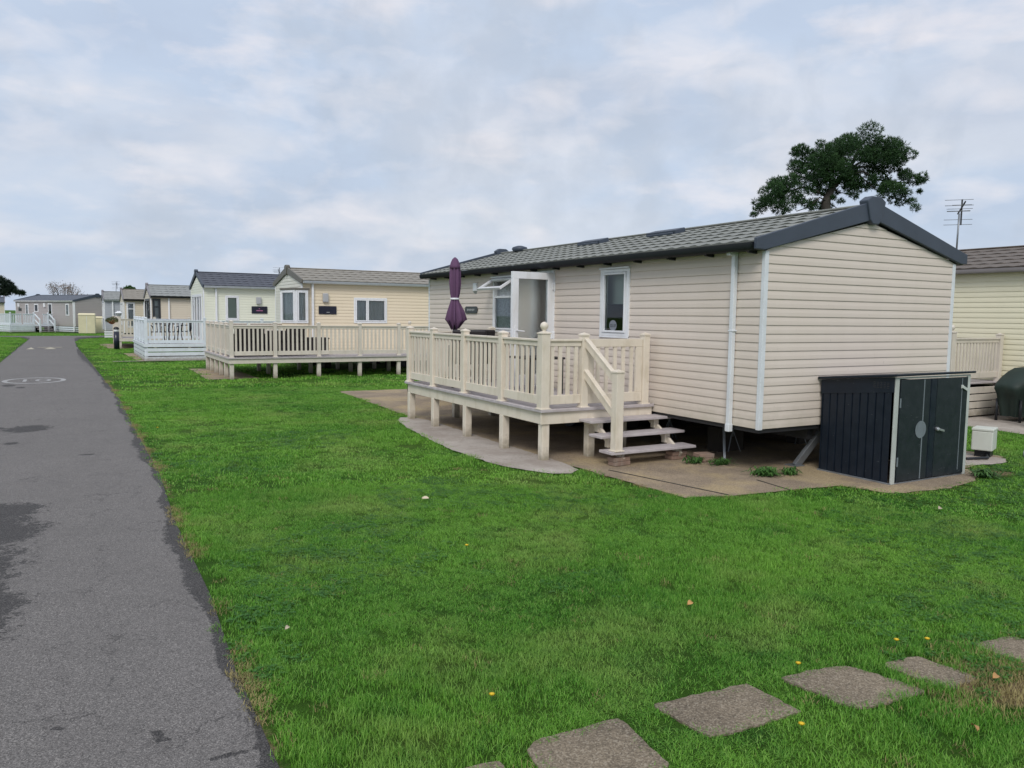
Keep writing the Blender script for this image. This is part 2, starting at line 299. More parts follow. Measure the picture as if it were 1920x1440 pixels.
def mat_asphalt():
    b = NB('asphalt', 0.8, 0.35)
    v = b.voro(210, 'F1', out=1); sv = b.n('ShaderNodeSeparateColor'); b.put(v, sv.inputs[0])
    fine = b.noise(260, 3, 0.7)
    c0 = b.ramp(sv.outputs[0], [(0.0, (0.072, 0.066, 0.061)), (0.4, (0.158, 0.146, 0.138)), (0.8, (0.21, 0.195, 0.184)), (1.0, (0.34, 0.315, 0.295))])
    big = b.noise(0.55, 5, 0.6); c1 = b.mix(b.ramp(big, [(0.35, 0.0), (0.7, 0.30)]), c0, (0.120, 0.112, 0.106))
    mid = b.noise(3.5, 6, 0.65); c1 = b.mix(b.ramp(mid, [(0.45, 0.0), (0.75, 0.22)]), c1, (0.105, 0.098, 0.094))
    # hairline cracks
    nz_ = b.n('ShaderNodeTexNoise'); nz_.inputs['Scale'].default_value = 3.5; nz_.inputs['Detail'].default_value = 6; nz_.inputs['Roughness'].default_value = 0.7; b.put(b.pos, nz_.inputs['Vector']); wv = b.mix(1.0, b.pos, b.mix(1.0, nz_.outputs[1], (0.55, 0.55, 0.0), 'MULTIPLY'), 'ADD')
    cr = b.voro(2.2, 'DISTANCE_TO_EDGE', vec=b.map(wv, (1.0, 0.75, 1)))
    cm = b.math('MULTIPLY', b.ramp(cr, [(0.0, 0.95), (0.007, 0.0)]), b.ramp(b.noise(1.7, 3), [(0.46, 0.0), (0.56, 0.75)]))
    cr2 = b.voro(14, 'DISTANCE_TO_EDGE', vec=b.map(wv, (1.3, 0.7, 1)))
    cm2 = b.math('MULTIPLY', b.ramp(cr2, [(0.0, 1.0), (0.022, 0.0)]), b.ramp(b.noise(2.3, 3), [(0.46, 0.0), (0.60, 0.6)]))
    c1 = b.mix(cm, c1, (0.035, 0.033, 0.033)); c1 = b.mix(cm2, c1, (0.06, 0.058, 0.058))
    # worn dark binder where the attribute says the surface has broken away
    wr = b.attr('wear').outputs['Fac']
    rag = b.math('ADD', wr, b.math('MULTIPLY', b.math('SUBTRACT', b.math('ADD', b.math('ADD', b.math('MULTIPLY', b.noise(13, 6, 0.75), 0.35), b.math('MULTIPLY', b.noise(44, 4, 0.7), 0.30)), b.math('MULTIPLY', b.noise(3.4, 6, 0.7), 0.35)), 0.5), 2.3))
    wm = b.ramp(rag, [(0.47, 0.0), (0.55, 1.0)])
    wc = b.ramp(sv.outputs[1], [(0.0, (0.022, 0.021, 0.021)), (0.6, (0.060, 0.056, 0.054)), (1.0, (0.13, 0.12, 0.115))])
    b.col(b.mix(wm, c1, wc))
    hgt = b.math('SUBTRACT', b.math('ADD', b.voro(150), b.math('MULTIPLY', fine, 0.5)), b.math('ADD', b.math('MULTIPLY', wm, 1.2), b.math('MULTIPLY', cm, 2.0)))
    b.bump(hgt, 0.6, 0.006); return b.m
M_ASPH = mat_asphalt()
def grass_cols(b, k=1.0):
    """shared patchiness so that the blades and the soil-level mat agree; world-space"""
    n1 = b.noise(0.42, 5, 0.55); n2 = b.noise(2.3, 5, 0.6); n3 = b.noise(0.9, 4, 0.6, b.map(b.pos, loc=(13, 5, 0)))
    a = b.mix(b.ramp(n1, [(0.36, 0.0), (0.64, 1.0)]), sc((0.066, 0.208, 0.017), k), sc((0.145, 0.318, 0.034), k))
    a = b.mix(b.ramp(n2, [(0.54, 0.0), (0.74, 0.6)]), a, sc((0.024, 0.115, 0.022), k))
    a = b.mix(b.ramp(n3, [(0.50, 0.0), (0.68, 0.75)]), a, sc((0.225, 0.320, 0.075), k))
    return a
def mat_ground():
    b = NB('lawn_base', 0.95, 0.1)
    a = grass_cols(b, 0.80); f = b.noise(120, 4, 0.75)
    f2 = b.noise(9, 6, 0.75)
    a = b.mix(b.ramp(f, [(0.38, 0.75), (0.62, 0.0)]), a, (0.016, 0.036, 0.008))
    a = b.mix(b.ramp(f2, [(0.35, 0.45), (0.55, 0.0)]), a, (0.030, 0.060, 0.010))
    d = b.math('ADD', b.attr('dirt').outputs['Fac'], b.math('MULTIPLY', b.math('SUBTRACT', b.noise(16, 5, 0.7), 0.5), 0.7))
    a = b.mix(b.ramp(d, [(0.42, 0.0), (0.60, 1.0)]), a, b.ramp(b.noise(60, 4), [(0.3, (0.14, 0.095, 0.055)), (0.7, (0.40, 0.29, 0.17))]))
    b.col(a); b.bump(f, 0.9, 0.03); return b.m
M_GROUND = mat_ground()
def mat_blades(name, k=1.0, tint=None):
    b = NB(name, 0.55, 0.25)
    a = grass_cols(b, k); oi = b.n('ShaderNodeObjectInfo'); r = oi.outputs['Random']
    at = b.attr('hue').outputs['Fac']
    a = b.mix(b.ramp(at, [(0.0, 0.0), (0.55, 0.0), (1.0, 0.75)]), a, sc((0.24, 0.40, 0.09), k))
    a = b.mix(b.ramp(at, [(0.0, 0.7), (0.4, 0.0)]), a, sc((0.018, 0.075, 0.014), k))
    a = b.mix(b.ramp(b.attr('dry').outputs['Fac'], [(0.5, 0.0), (0.51, 0.9)]), a, (0.34, 0.27, 0.12))
    if tint: a = b.mix(0.6, a, tint)
    b.col(a); b.b.inputs['Subsurface Weight'].default_value = 0.0
    # thin leaves pass some light
    t = b.t; tl = b.n('ShaderNodeBsdfTranslucent'); t.links.new(a, tl.inputs[0]); mx = b.n('ShaderNodeMixShader'); mx.inputs[0].default_value = 0.3
    t.links.new(b.b.outputs[0], mx.inputs[1]); t.links.new(tl.outputs[0], mx.inputs[2]); t.links.new(mx.outputs[0], t.nodes['Material Output'].inputs[0])
    return b.m
M_BLADE = mat_blades('grass_blades', 1.45)
M_CLOVER = mat_blades('clover_leaves', 1.2, (0.045, 0.155, 0.035))
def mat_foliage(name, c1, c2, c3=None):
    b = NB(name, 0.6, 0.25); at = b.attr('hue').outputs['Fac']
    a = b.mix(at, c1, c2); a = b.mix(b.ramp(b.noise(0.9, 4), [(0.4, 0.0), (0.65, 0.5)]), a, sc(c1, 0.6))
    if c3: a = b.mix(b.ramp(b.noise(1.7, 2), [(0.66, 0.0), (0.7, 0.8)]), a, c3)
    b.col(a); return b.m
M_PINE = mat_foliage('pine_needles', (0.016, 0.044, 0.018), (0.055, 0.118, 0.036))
M_PINED = mat_foliage('dark_pine_needles', (0.016, 0.030, 0.022), (0.030, 0.050, 0.030))
M_BRLEAF = mat_foliage('brown_shrub_leaves', (0.14, 0.10, 0.075), (0.33, 0.24, 0.19))
M_WEED = mat_foliage('weed_leaves', (0.030, 0.085, 0.018), (0.075, 0.165, 0.035))
M_BASKET = mat_foliage('basket_foliage', (0.06, 0.10, 0.03), (0.22, 0.20, 0.10), (0.5, 0.1, 0.06))
M_CLIP = mat_foliage('bright_green_leaves', (0.05, 0.22, 0.02), (0.09, 0.34, 0.04))

# ------------------------------------------------------------------ mesh builder
class MB:
    def __init__(s, M=None): s.v = []; s.f = []; s.M = M or Matrix(); s.sm = []; s.attr = []
    def add(s, vs, fs, smooth=False, hue=None):
        o = len(s.v); s.v += [tuple(s.M @ Vector(p)) for p in vs]; s.f += [tuple(o+i for i in f) for f in fs]; s.sm += [smooth]*len(fs)
        if hue is not None: s.attr += [hue]*len(vs)
        return s
    def box(s, x0, x1, y0, y1, z0, z1):
        return s.add([(x0, y0, z0), (x1, y0, z0), (x1, y1, z0), (x0, y1, z0), (x0, y0, z1), (x1, y0, z1), (x1, y1, z1), (x0, y1, z1)],
                     [(0, 3, 2, 1), (4, 5, 6, 7), (0, 1, 5, 4), (1, 2, 6, 5), (2, 3, 7, 6), (3, 0, 4, 7)])
    def cbox(s, c, d): return s.box(c[0]-d[0]/2, c[0]+d[0]/2, c[1]-d[1]/2, c[1]+d[1]/2, c[2]-d[2]/2, c[2]+d[2]/2)
    def bar(s, a, b, w, h, up=(0, 0, 1)):
        a, b = Vector(a), Vector(b); d = (b-a).normalized(); u = Vector(up)
        if abs(d.dot(u)) > 0.99: u = Vector((0, 1, 0))
        r = d.cross(u).normalized(); u = r.cross(d)
        vs = []
        for p in (a, b):
            for i, j in ((-1, -1), (1, -1), (1, 1), (-1, 1)): vs.append(p+r*i*w/2+u*j*h/2)
        return s.add(vs, [(0, 3, 2, 1), (4, 5, 6, 7), (0, 1, 5, 4), (1, 2, 6, 5), (2, 3, 7, 6), (3, 0, 4, 7)])
    def tube(s, pts, rad, n=8, cap=True, smooth=True):
        pts = [Vector(p) for p in pts]; rads = rad if isinstance(rad, (list, tuple)) else [rad]*len(pts)
        vs = []; prev = None
        for i, p in enumerate(pts):
            d = (pts[min(i+1, len(pts)-1)]-pts[max(i-1, 0)]).normalized()
            u = Vector((0, 0, 1)) if abs(d.z) < 0.95 else Vector((1, 0, 0))
            if prev is not None: u = prev
            r = d.cross(u).normalized(); u = r.cross(d).normalized(); prev = u
            for k in range(n):
                a = 2*math.pi*k/n; vs.append(p+(r*math.cos(a)+u*math.sin(a))*rads[i])
        fs = [(i*n+k, i*n+(k+1) % n, (i+1)*n+(k+1) % n, (i+1)*n+k) for i in range(len(pts)-1) for k in range(n)]
        s.add(vs, fs, smooth)
        if cap: o = len(s.v)-len(vs); s.f += [tuple(o+k for k in range(n))[::-1], tuple(o+(len(pts)-1)*n+k for k in range(n))]; s.sm += [False, False]
        return s
    def lathe(s, c, prof, n=20, smooth=True, fn=None):
        vs = []
        for r, z in prof:
            for k in range(n):
                a = 2*math.pi*k/n; rr = r*(fn(a, z) if fn else 1); vs.append((c[0]+rr*math.cos(a), c[1]+rr*math.sin(a), c[2]+z))
        fs = [(i*n+k, i*n+(k+1) % n, (i+1)*n+(k+1) % n, (i+1)*n+k) for i in range(len(prof)-1) for k in range(n)]
        fs += [tuple(range(n))[::-1], tuple((len(prof)-1)*n+k for k in range(n))]
        return s.add(vs, fs, smooth)
    def prism(s, pts, z0, z1):
        n = len(pts); vs = [(p[0], p[1], z0) for p in pts]+[(p[0], p[1], z1) for p in pts]
        return s.add(vs, [tuple(range(n))[::-1], tuple(range(n, 2*n))]+[(i, (i+1) % n, n+(i+1) % n, n+i) for i in range(n)])
    def mesh(s, name):
        me = bpy.data.meshes.new(name); me.from_pydata(s.v, [], s.f); me.update()
        me.polygons.foreach_set('use_smooth', s.sm)
        if s.attr and len(s.attr) == len(s.v):
            a = me.attributes.new('hue', 'FLOAT', 'POINT'); a.data.foreach_set('value', s.attr)
        return me
    def build(s, name, mat, parent=None, bevel=0.0, **k):
        me = s.mesh(name); me.materials.append(mat); o = bpy.data.objects.new(name, me); C.objects.link(o)
        if parent is not None: o.parent = parent
        if bevel:
            m = o.modifiers.new('bevel', 'BEVEL'); m.width = bevel; m.segments = 2; m.limit_method = 'ANGLE'; m.angle_limit = R_(40); m.harden_normals = False
        for a, b in k.items(): o[a] = b
        return o
def thing(name, label, cat, loc=(0, 0, 0), rz=0, group=None):
    o = bpy.data.objects.new(name, None); C.objects.link(o); o.location = loc; o.rotation_euler = (0, 0, rz); o.empty_display_size = 0.2
    o['label'] = label; o['category'] = cat
    if group: o['group'] = group
    return o
def tag(o, label, cat, group=None):
    o['label'] = label; o['category'] = cat
    if group: o['group'] = group
    return o
def copy_tree(o, parent=None):
    c = o.copy(); C.objects.link(c); c.parent = parent
    for ch in [x for x in bpy.data.objects if x.parent == o]: copy_tree(ch, c)
    return c
def text_into(s, string, size, depth, mat, name, parent, M):
    cu = bpy.data.curves.new('lettering', 'FONT'); cu.body = string; cu.size = size; cu.extrude = depth; cu.align_x = 'CENTER'; cu.align_y = 'CENTER'
    t = bpy.data.objects.new('lettering', cu); C.objects.link(t); bpy.context.view_layer.update()
    me = bpy.data.meshes.new_from_object(t.evaluated_get(bpy.context.evaluated_depsgraph_get())); C.objects.unlink(t); bpy.data.objects.remove(t)
    me.transform(M); me.materials.clear(); me.materials.append(mat)
    o = bpy.data.objects.new(name, me); C.objects.link(o); o.parent = parent; return o

# ------------------------------------------------------------------ ground, road, paths
def inpoly(P, poly):
    x, y = P[:, 0], P[:, 1]; ins = np.zeros(len(P), bool); n = len(poly)
    for i in range(n):
        x0, y0 = poly[i]; x1, y1 = poly[(i+1) % n]
        c = ((y0 > y) != (y1 > y)) & (x < (x1-x0)*(y-y0)/((y1-y0) if y1 != y0 else 1e-9)+x0); ins ^= c
    return ins
def smooth_closed(pts, it=2):
    for _ in range(it):
        q = []
        for i in range(len(pts)):
            a, b = np.array(pts[i]), np.array(pts[(i+1) % len(pts)]); q += [tuple(a*.75+b*.25), tuple(a*.25+b*.75)]
        pts = q
    return pts
def ragged(pts, amp=0.02, step=0.08, seed=1):
    r = np.random.default_rng(seed); q = []
    for i in range(len(pts)):
        a, b = np.array(pts[i]), np.array(pts[(i+1) % len(pts)]); n = max(1, int(np.hypot(*(b-a))/step))
        for k in range(n):
            p = a+(b-a)*k/n; q.append(tuple(p+r.normal(0, amp, 2)*0.6))
    return q
# road outline in metres (right edge then back down the left edge)
RIGHT = [(0.62, -3.0), (0.64, 1.5), (0.66, 3.9), (0.71, 5.0), (0.72, 6.9), (0.80, 9.1), (0.80, 12.5), (0.83, 17.1), (0.72, 23.5), (0.56, 31.3), (0.36, 40.0), (0.27, 48.5), (0.50, 54.0), (1.3, 56.3), (3.5, 57.2), (30, 57.6)]
LEFT = [(30, 61.3), (3.0, 60.9), (0.0, 60.9), (-2.6, 60.7), (-12, 61.3), (-30, 61.6), (-30, 60.2), (-12, 59.8), (-4.5, 59.2), (-2.6, 57.5), (-2.1, 54), (-2.05, 50.5), (-2.05, 40.5), (-2.0, 30.5), (-2.05, 20), (-2.1, 8), (-2.1, -3.0)]
ROAD = RIGHT+LEFT
def seg_dist(P, poly):
    D = np.full(len(P), 1e9)
    for (a, b) in zip(poly[:-1], poly[1:]):
        a, b = np.array(a), np.array(b); ab = b-a; t = np.clip(((P-a)@ab)/(ab@ab), 0, 1); D = np.minimum(D, np.hypot(*(P-(a+t[:, None]*ab)).T))
    return D
def sheet_grid(name, mat, poly, z, step, wearfn=None, attr='wear', **k):
    """fill a polygon as one sheet; the interior gets extra points so a smooth attribute can vary across it"""
    bm = bmesh.new(); vs = [bm.verts.new((x, y, z)) for x, y in poly]; bm.faces.new(vs)
    xs = [p[0] for p in poly]; ys = [p[1] for p in poly]
    def cut(axis, lo, hi, st):
        v = lo+st
        while v < hi:
            co = (v, 0, 0) if axis == 0 else (0, v, 0); no = (1, 0, 0) if axis == 0 else (0, 1, 0)
            bmesh.ops.bisect_plane(bm, geom=bm.verts[:]+bm.edges[:]+bm.faces[:], plane_co=co, plane_no=no); v += st
    if step:
        cut(0, max(min(xs), -2.3), min(max(xs), 1.2), step); cut(1, max(min(ys), 1.0), min(max(ys), 24.0), step)
    bmesh.ops.triangulate(bm, faces=[f for f in bm.faces if len(f.verts) > 4])
    for f in bm.faces:
        if f.normal.z < 0: f.normal_flip()
    me = bpy.data.meshes.new(name); bm.to_mesh(me); bm.free(); me.materials.append(mat)
    if wearfn:
        co = np.zeros(len(me.vertices)*3); me.vertices.foreach_get('co', co); co = co.reshape(-1, 3)
        a = me.attributes.new(attr, 'FLOAT', 'POINT'); a.data.foreach_set('value', wearfn(co[:, :2]))
    o = bpy.data.objects.new(name, me); C.objects.link(o)
    for a, b in k.items(): o[a] = b
    return o
PATCH = [((-0.95, 13.6), 0.1, 0.12), ((-0.62, 7.95), 0.38, 0.30), ((-0.62, 7.2), 0.36, 0.55), ((-0.78, 6.3), 0.42, 0.5), ((-0.62, 5.2), 0.30, 0.65), ((-0.58, 13.4), 0.28, 0.36),
         ((-1.25, 21.2), 0.12, 0.3), ((-0.98, 20.6), 0.08, 0.2), ((0.28, 3.37), 0.02, 0.05), ((0.30, 3.32), 0.022, 0.02), ((0.265, 3.42), 0.015, 0.02), ((0.15, 10.7), 0.09, 0.05), ((-0.7, 12.0), 0.07, 0.1), ((-0.1, 3.66), 0.02, 0.02), ((0.5, 3.12), 0.09, 0.015)]
def wear(P):
    d = seg_dist(P, RIGHT); w_ = np.clip(1.05-.5*d/(0.070+0.03*np.sin(P[:, 1]*1.3)+0.02*np.sin(P[:, 1]*5.1)), 0, 1.1)
    dl = seg_dist(P, LEFT[-9:]); w_ = np.maximum(w_, np.clip(1.0-dl/0.1, 0, 1)*0.8)
    for (cx, cy), rx, ry in PATCH:
        w_ = np.maximum(w_, np.clip(1.0-np.sqrt(((P[:, 0]-cx)/rx)**2+((P[:, 1]-cy)/ry)**2)*0.48, 0, 1))
    return w_
road = sheet_grid('road', M_ASPH, ROAD, 0.004, 0.045, wear, kind='structure')
# ground: one sheet to the horizon, finer near the camera
gx = np.unique(np.concatenate([np.linspace(-900, -40, 14), np.linspace(-40, -4, 10), np.arange(-4, 12, 0.16), np.linspace(12, 60, 20), np.linspace(60, 900, 14)]))
gy = np.unique(np.concatenate([np.linspace(-500, -4, 9), np.arange(-4, 12, 0.16), np.linspace(12, 90, 40), np.linspace(90, 1500, 14)]))
GX, GY = np.meshgrid(gx, gy); gp = np.stack([GX.ravel(), GY.ravel()], 1)
nx = len(gx); idx = np.arange(len(gp)).reshape(len(gy), nx)
gf = np.stack([idx[:-1, :-1].ravel(), idx[:-1, 1:].ravel(), idx[1:, 1:].ravel(), idx[1:, :-1].ravel()], 1)
gme = bpy.data.meshes.new('ground'); gme.from_pydata([(x, y, 0) for x, y in gp], [], gf.tolist()); gme.materials.append(M_GROUND)
DIRT = [((4.0, 1.88), 0.42, 0.13, 1.0), ((3.72, 2.05), 0.16, 0.08, 0.75), ((4.15, 2.45), 0.3, 0.12, 0.5), ((5.35, 12.55), 0.35, 0.5, 0.6), ((9.3, 5.0), 0.4, 0.25, 0.6), ((2.64, 4.03), 0.05, 0.04, 0.7),
        ((3.45, 2.05), 0.10, 0.10, 0.35), ((8.4, 7.0), 3.0, 2.4, 0.5)]
def dirt(P):
    v = np.zeros(len(P))
    for (cx, cy), rx, ry, a in DIRT: v = np.maximum(v, a*np.clip(1.4-np.sqrt(((P[:, 0]-cx)/rx)**2+((P[:, 1]-cy)/ry)**2), 0, 1))
    d = seg_dist(P, RIGHT); v = np.maximum(v, np.where((P[:, 1] < 40), np.clip(1-d/0.16, 0, 1)*0.62, 0)); return v
da = gme.attributes.new('dirt', 'FLOAT', 'POINT'); da.data.foreach_set('value', dirt(gp))
ground = bpy.data.objects.new('ground', gme); C.objects.link(ground); ground['kind'] = 'structure'

# concrete under and around the near home
PAD = [(5.22, 17.1), (5.02, 12.3), (5.0, 9.0), (5.08, 7.1), (5.10, 6.45), (5.16, 5.66), (5.75, 5.50), (6.55, 5.42), (7.02, 5.36), (7.20, 4.86), (7.98, 4.76), (8.62, 4.86), (9.02, 5.04), (9.2, 5.34), (10.5, 5.55), (10.6, 16.6), (8.0, 17.0)]
PAD_R = ragged(PAD, 0.02, 0.12, 3)
sheet_grid('concrete_base', M_PAD, PAD_R, 0.010, 0, kind='structure')
PATH2 = [(4.72, 12.35), (4.45, 11.0), (4.32, 9.9), (4.24, 8.9), (4.30, 7.75), (4.70, 7.04), (5.08, 7.32), (5.06, 9.0), (5.10, 10.6), (5.12, 12.2)]
PATH2_R = ragged(smooth_closed(PATH2, 1), 0.015, 0.1, 4)
sheet_grid('concrete_path', M_PAD2, PATH2_R, 0.016, 0, kind='structure')
bm_ = MB(); bm_.bar((5.30, 7.1, 0.0115), (5.62, 5.56, 0.0115), 0.022, 0.006); M_CRACK = mat_plain('dark_joint', (0.045, 0.038, 0.03), 0.9, 0.3, 0.3)
bm_.bar((6.43, 5.95, 0.0115), (6.36, 5.44, 0.0115), 0.018, 0.006); bm_.build('concrete_joint', M_CRACK, None, kind='structure')
PADB = [(3.02, 21.3), (3.45, 21.05), (9.0, 21.1), (9.0, 27.6), (3.3, 27.6), (3.05, 25.4)]
PADBs = [(3.05, 21.3), (4.35, 21.25), (4.35, 25.3), (3.15, 25.5)]
sheet_grid('concrete_base', M_PAD, ragged(PADBs, 0.02, 0.3, 5), 0.010, 0, kind='structure')
PADC = [(1.98, 32.9), (2.02, 29.95), (8, 29.95), (8, 35.6), (1.9, 35.6)]
sheet_grid('concrete_base', M_PAD, ragged(PADC, 0.02, 0.3, 6), 0.010, 0, kind='structure')
KERBC = [(1.25, 29.55), (4.9, 29.5), (4.9, 29.72), (1.25, 29.75)]
sheet_grid('concrete_edging', M_PAD2, KERBC, 0.035, 0, kind='structure')
PADD = [(1.45, 41.6), (1.6, 40.3), (6, 40.3), (6, 46), (1.3, 46)]
sheet_grid('concrete_base', M_PAD, PADD, 0.010, 0, kind='structure')
PADR = [(12.9, 6.6), (22, 6.6), (22, 14), (13.3, 14), (13.0, 8.6)]
sheet_grid('concrete_base', M_PAD2, ragged(PADR, 0.02, 0.3, 8), 0.010, 0, kind='structure')
GMP = [(9.35, 5.45), (10.0, 5.28), (10.35, 5.45), (10.3, 6.0), (9.4, 6.1)]
sheet_grid('concrete_base', M_PAD2, ragged(GMP, 0.02, 0.1, 9), 0.012, 0, kind='structure')
# painted speed roundel and hump marks
rb = MB()
def ring(mb, cx, cy, r0, r1, sy, z, n=48):
    vs = []; 
    for k in range(n):
        a = 2*math.pi*k/n
        for r in (r0, r1): vs.append((cx+r*math.cos(a), cy+r*math.sin(a)*sy, z))
    mb.add(vs, [(2*k, 2*k+1, (2*k+3) % (2*n), (2*k+2) % (2*n)) for k in range(n)])
ring(rb, -0.78, 22.5, 0.57, 0.68, 1.35, 0.008); rm = rb.build('road_marking', M_WPAINT, None, kind='structure')
tx = text_into(None, '10', 0.78, 0.0005, M_WPAINT, 'road_marking_number', None, Matrix.Translation((-0.79, 22.5, 0.0085)) @ Matrix.Diagonal((1, 1.35, 1, 1))); tx['kind'] = 'structure'; tx.name = 'road_marking'
hb = MB(); prof = [(40.0, 0.002), (40.5, 0.03), (41.2, 0.05), (41.9, 0.03), (42.4, 0.002)]
hv = [(x, y, z) for y, z in prof for x in (-2.0, 0.33)]; hb.add(hv, [(2*i, 2*i+1, 2*i+3, 2*i+2) for i in range(4)]); hb.build('speed_hump', M_ASPH, None, kind='structure')
hm = MB()
for cx, wd in ((-1.5, 0.32), (-0.75, 0.5)):
    hm.add([(cx-wd/2, 40.15, 0.016), (cx+wd/2, 40.15, 0.016), (cx, 41.1, 0.056)], [(0, 1, 2)])
hm.add([(-1.25, 40.9, 0.053), (-0.3, 40.9, 0.053), (-0.3, 41.15, 0.057), (-1.25, 41.15, 0.057)], [(0, 1, 2, 3)])
hm.build('road_marking', M_YPAINT, None, kind='structure')

# stepping stones across the near lawn
SQ = [([(1.12, 2.59), (1.42, 2.575), (1.40, 2.22), (1.08, 2.24)], 'sliver of a slab at the very bottom edge, left of the nearest whole stepping stone'),
      ([(1.56, 2.63), (2.04, 2.61), (1.99, 2.22), (1.48, 2.18)], 'large rough slab partly cut off by the bottom edge, nearest of the stepping stones'),
      ([(2.24, 2.63), (2.77, 2.58), (2.79, 2.27), (2.27, 2.29)], 'square pebbled slab with one sharp far corner, second nearest of the whole stepping stones'),
      ([(2.95, 2.55), (3.38, 2.50), (3.48, 2.12), (3.03, 2.14)], 'large pebbled slab with rounded corners, with a dandelion at its far left corner'),
      ([(3.54, 2.42), (3.80, 2.38), (3.84, 2.08), (3.58, 2.07)], 'small stepping stone next to the bare soil patch'),
      ([(4.20, 2.34), (4.52, 2.30), (4.55, 1.98), (4.22, 2.04)], 'slab at the right edge of the photo, farthest of the stepping stones')]
STONES = []
def cut_corners(pts, amounts):
    q = []
    for i in range(len(pts)):
        a, b, c = (np.array(pts[(i+k) % len(pts)]) for k in (-1, 0, 1)); t_ = amounts[i % len(amounts)]
        for u in np.linspace(0, 1, 5): q.append(tuple((1-u)**2*(b+(a-b)*t_)+2*u*(1-u)*b+u*u*(b+(c-b)*t_)))
    return q
for k, (pts, lab) in enumerate(SQ):
    sp_ = ragged(cut_corners(pts[::-1], [(.1, .1, .1, .1), (.3, .06, .08, .2), (.2, .05, .03, .06), (.3, .08, .3, .10), (.2, .15, .08, .2), (.1, .1, .2, .2)][k]), 0.007, 0.035, 5+k); STONES.append(sp_)
    mb = MB(); mb.prism(sp_, -0.03, 0.010); o = mb.build('stepping_stone', M_STONE, None, 0.003)
    tag(o, lab, 'stepping stone', 'stepping stones crossing the lawn')

# ------------------------------------------------------------------ static caravans
COURSE = 0.0955
def siding(mb, lim, z0, z1, ops, course=COURSE, k=1.0):
    zc = z0
    while zc < z1-1e-4:
        ts = [(0, .014), (.04, .0145), (.45, .0125), (.88, .006), (1, .003)]
        cuts = sorted(set([zc+t*course for t, _ in ts]+[q for o in ops for q in (o[2], o[3]) if zc < q < zc+course]))
        cuts = [c for c in cuts if c <= z1]; 
        if cuts[-1] < min(z1, zc+course)-1e-5: cuts.append(min(z1, zc+course))
        def off(z):
            t = (z-zc)/course
            for (a, va), (b, vb) in zip(ts[:-1], ts[1:]):
                if t <= b+1e-6: return k*(va+(vb-va)*(t-a)/(b-a))
            return k*ts[-1][1]
        prevlip = True
        for za, zb in zip(cuts[:-1], cuts[1:]):
            if zb-za < 1e-5: continue
            zm = (za+zb)/2; a0, b0 = lim(za); a1, b1 = lim(zb)
            if b1 <= a1: b1 = a1 = (a1+b1)/2
            act = sorted([o for o in ops if o[2] < zm < o[3]]); cur = None; iv = []
            l = (a0, a1)
            for o in act: iv.append((l, (o[0], o[0]))); l = (o[1], o[1])
            iv.append((l, (b0, b1)))
            for (ua, ub), (va, vb) in iv:
                if va-ua < 1e-4: continue
                mb.add([(ua, off(za), za), (va, off(za), za), (vb, off(zb), zb), (ub, off(zb), zb)], [(0, 1, 2, 3)])
                if prevlip: mb.add([(ua, k*.003, za), (va, k*.003, za), (va, k*.014, za), (ua, k*.014, za)], [(0, 1, 2, 3)])
            prevlip = False
        zc += course
_Madd = MB.add
def _add(s, vs, fs, smooth=False, hue=None):
    if s.M.to_3x3().determinant() < 0: fs = [tuple(reversed(f)) for f in fs]
    return _Madd(s, vs, fs, smooth, hue)
MB.add = _add
def wallM(kind, L_, W_):
    if kind == 'front': return Matrix(((1, 0, 0, 0), (0, -1, 0, 0), (0, 0, 1, 0), (0, 0, 0, 1)))
    if kind == 'back': return Matrix(((1, 0, 0, 0), (0, 1, 0, W_), (0, 0, 1, 0), (0, 0, 0, 1)))
    if kind == 'g0': return Matrix(((0, -1, 0, 0), (1, 0, 0, 0), (0, 0, 1, 0), (0, 0, 0, 1)))
    if kind == 'g1': return Matrix(((0, 1, 0, L_), (1, 0, 0, 0), (0, 0, 1, 0), (0, 0, 0, 1)))
def roof_slope(L_, W_, oh, og, zr, slope, side, du, wave=0.20, rowh=0.29, amp=0.0145, step=0.0045, tile=True):
    run = (W_/2+oh); ln = math.hypot(run, run*slope); nu = int((L_+2*og)/du)+1; us = np.linspace(-og, L_+og, nu)
    ss = []; ho = []; wa = []
    nr = max(1, round(ln/rowh)); rh = ln/nr
    for i in range(nr):
        for t in (-0.04 if i else 0.0, 0.35, 0.7, 0.93, 1.0): ss.append((i+t)*rh); ho.append(step*max(t, 0)); wa.append(0.10+0.9*max(t, 0)**1.6)
    ss.append(ln); ho.append(-0.01); wa.append(0.0)
    ss, ho, wa = map(np.array, (ss, ho, wa)); U, Sg = np.meshgrid(us, ss)
    ph = (U/wave) % 1.0; prof = np.where(ph < 0.72, 0.5-0.5*np.cos(ph/0.72*math.pi), 0.5+0.5*np.cos((ph-0.72)/0.28*math.pi))
    hgt = ho[:, None]+(amp*wa[:, None]*prof if tile else 0)
    nz = 1/math.hypot(1, slope); ny = slope*nz
    yy = Sg/ln*run; zz_ = zr-Sg/ln*run*slope
    Y_ = (W_/2)+side*(yy+hgt*ny); Z_ = zz_+hgt*nz
    v = np.stack([U, Y_, Z_], -1).reshape(-1, 3); idx = np.arange(len(v)).reshape(U.shape)
    f = np.stack([idx[:-1, :-1].ravel(), idx[:-1, 1:].ravel(), idx[1:, 1:].ravel(), idx[1:, :-1].ravel()], 1)
    if side < 0: f = f[:, ::-1]
    return v.tolist(), [tuple(x) for x in f.tolist()]
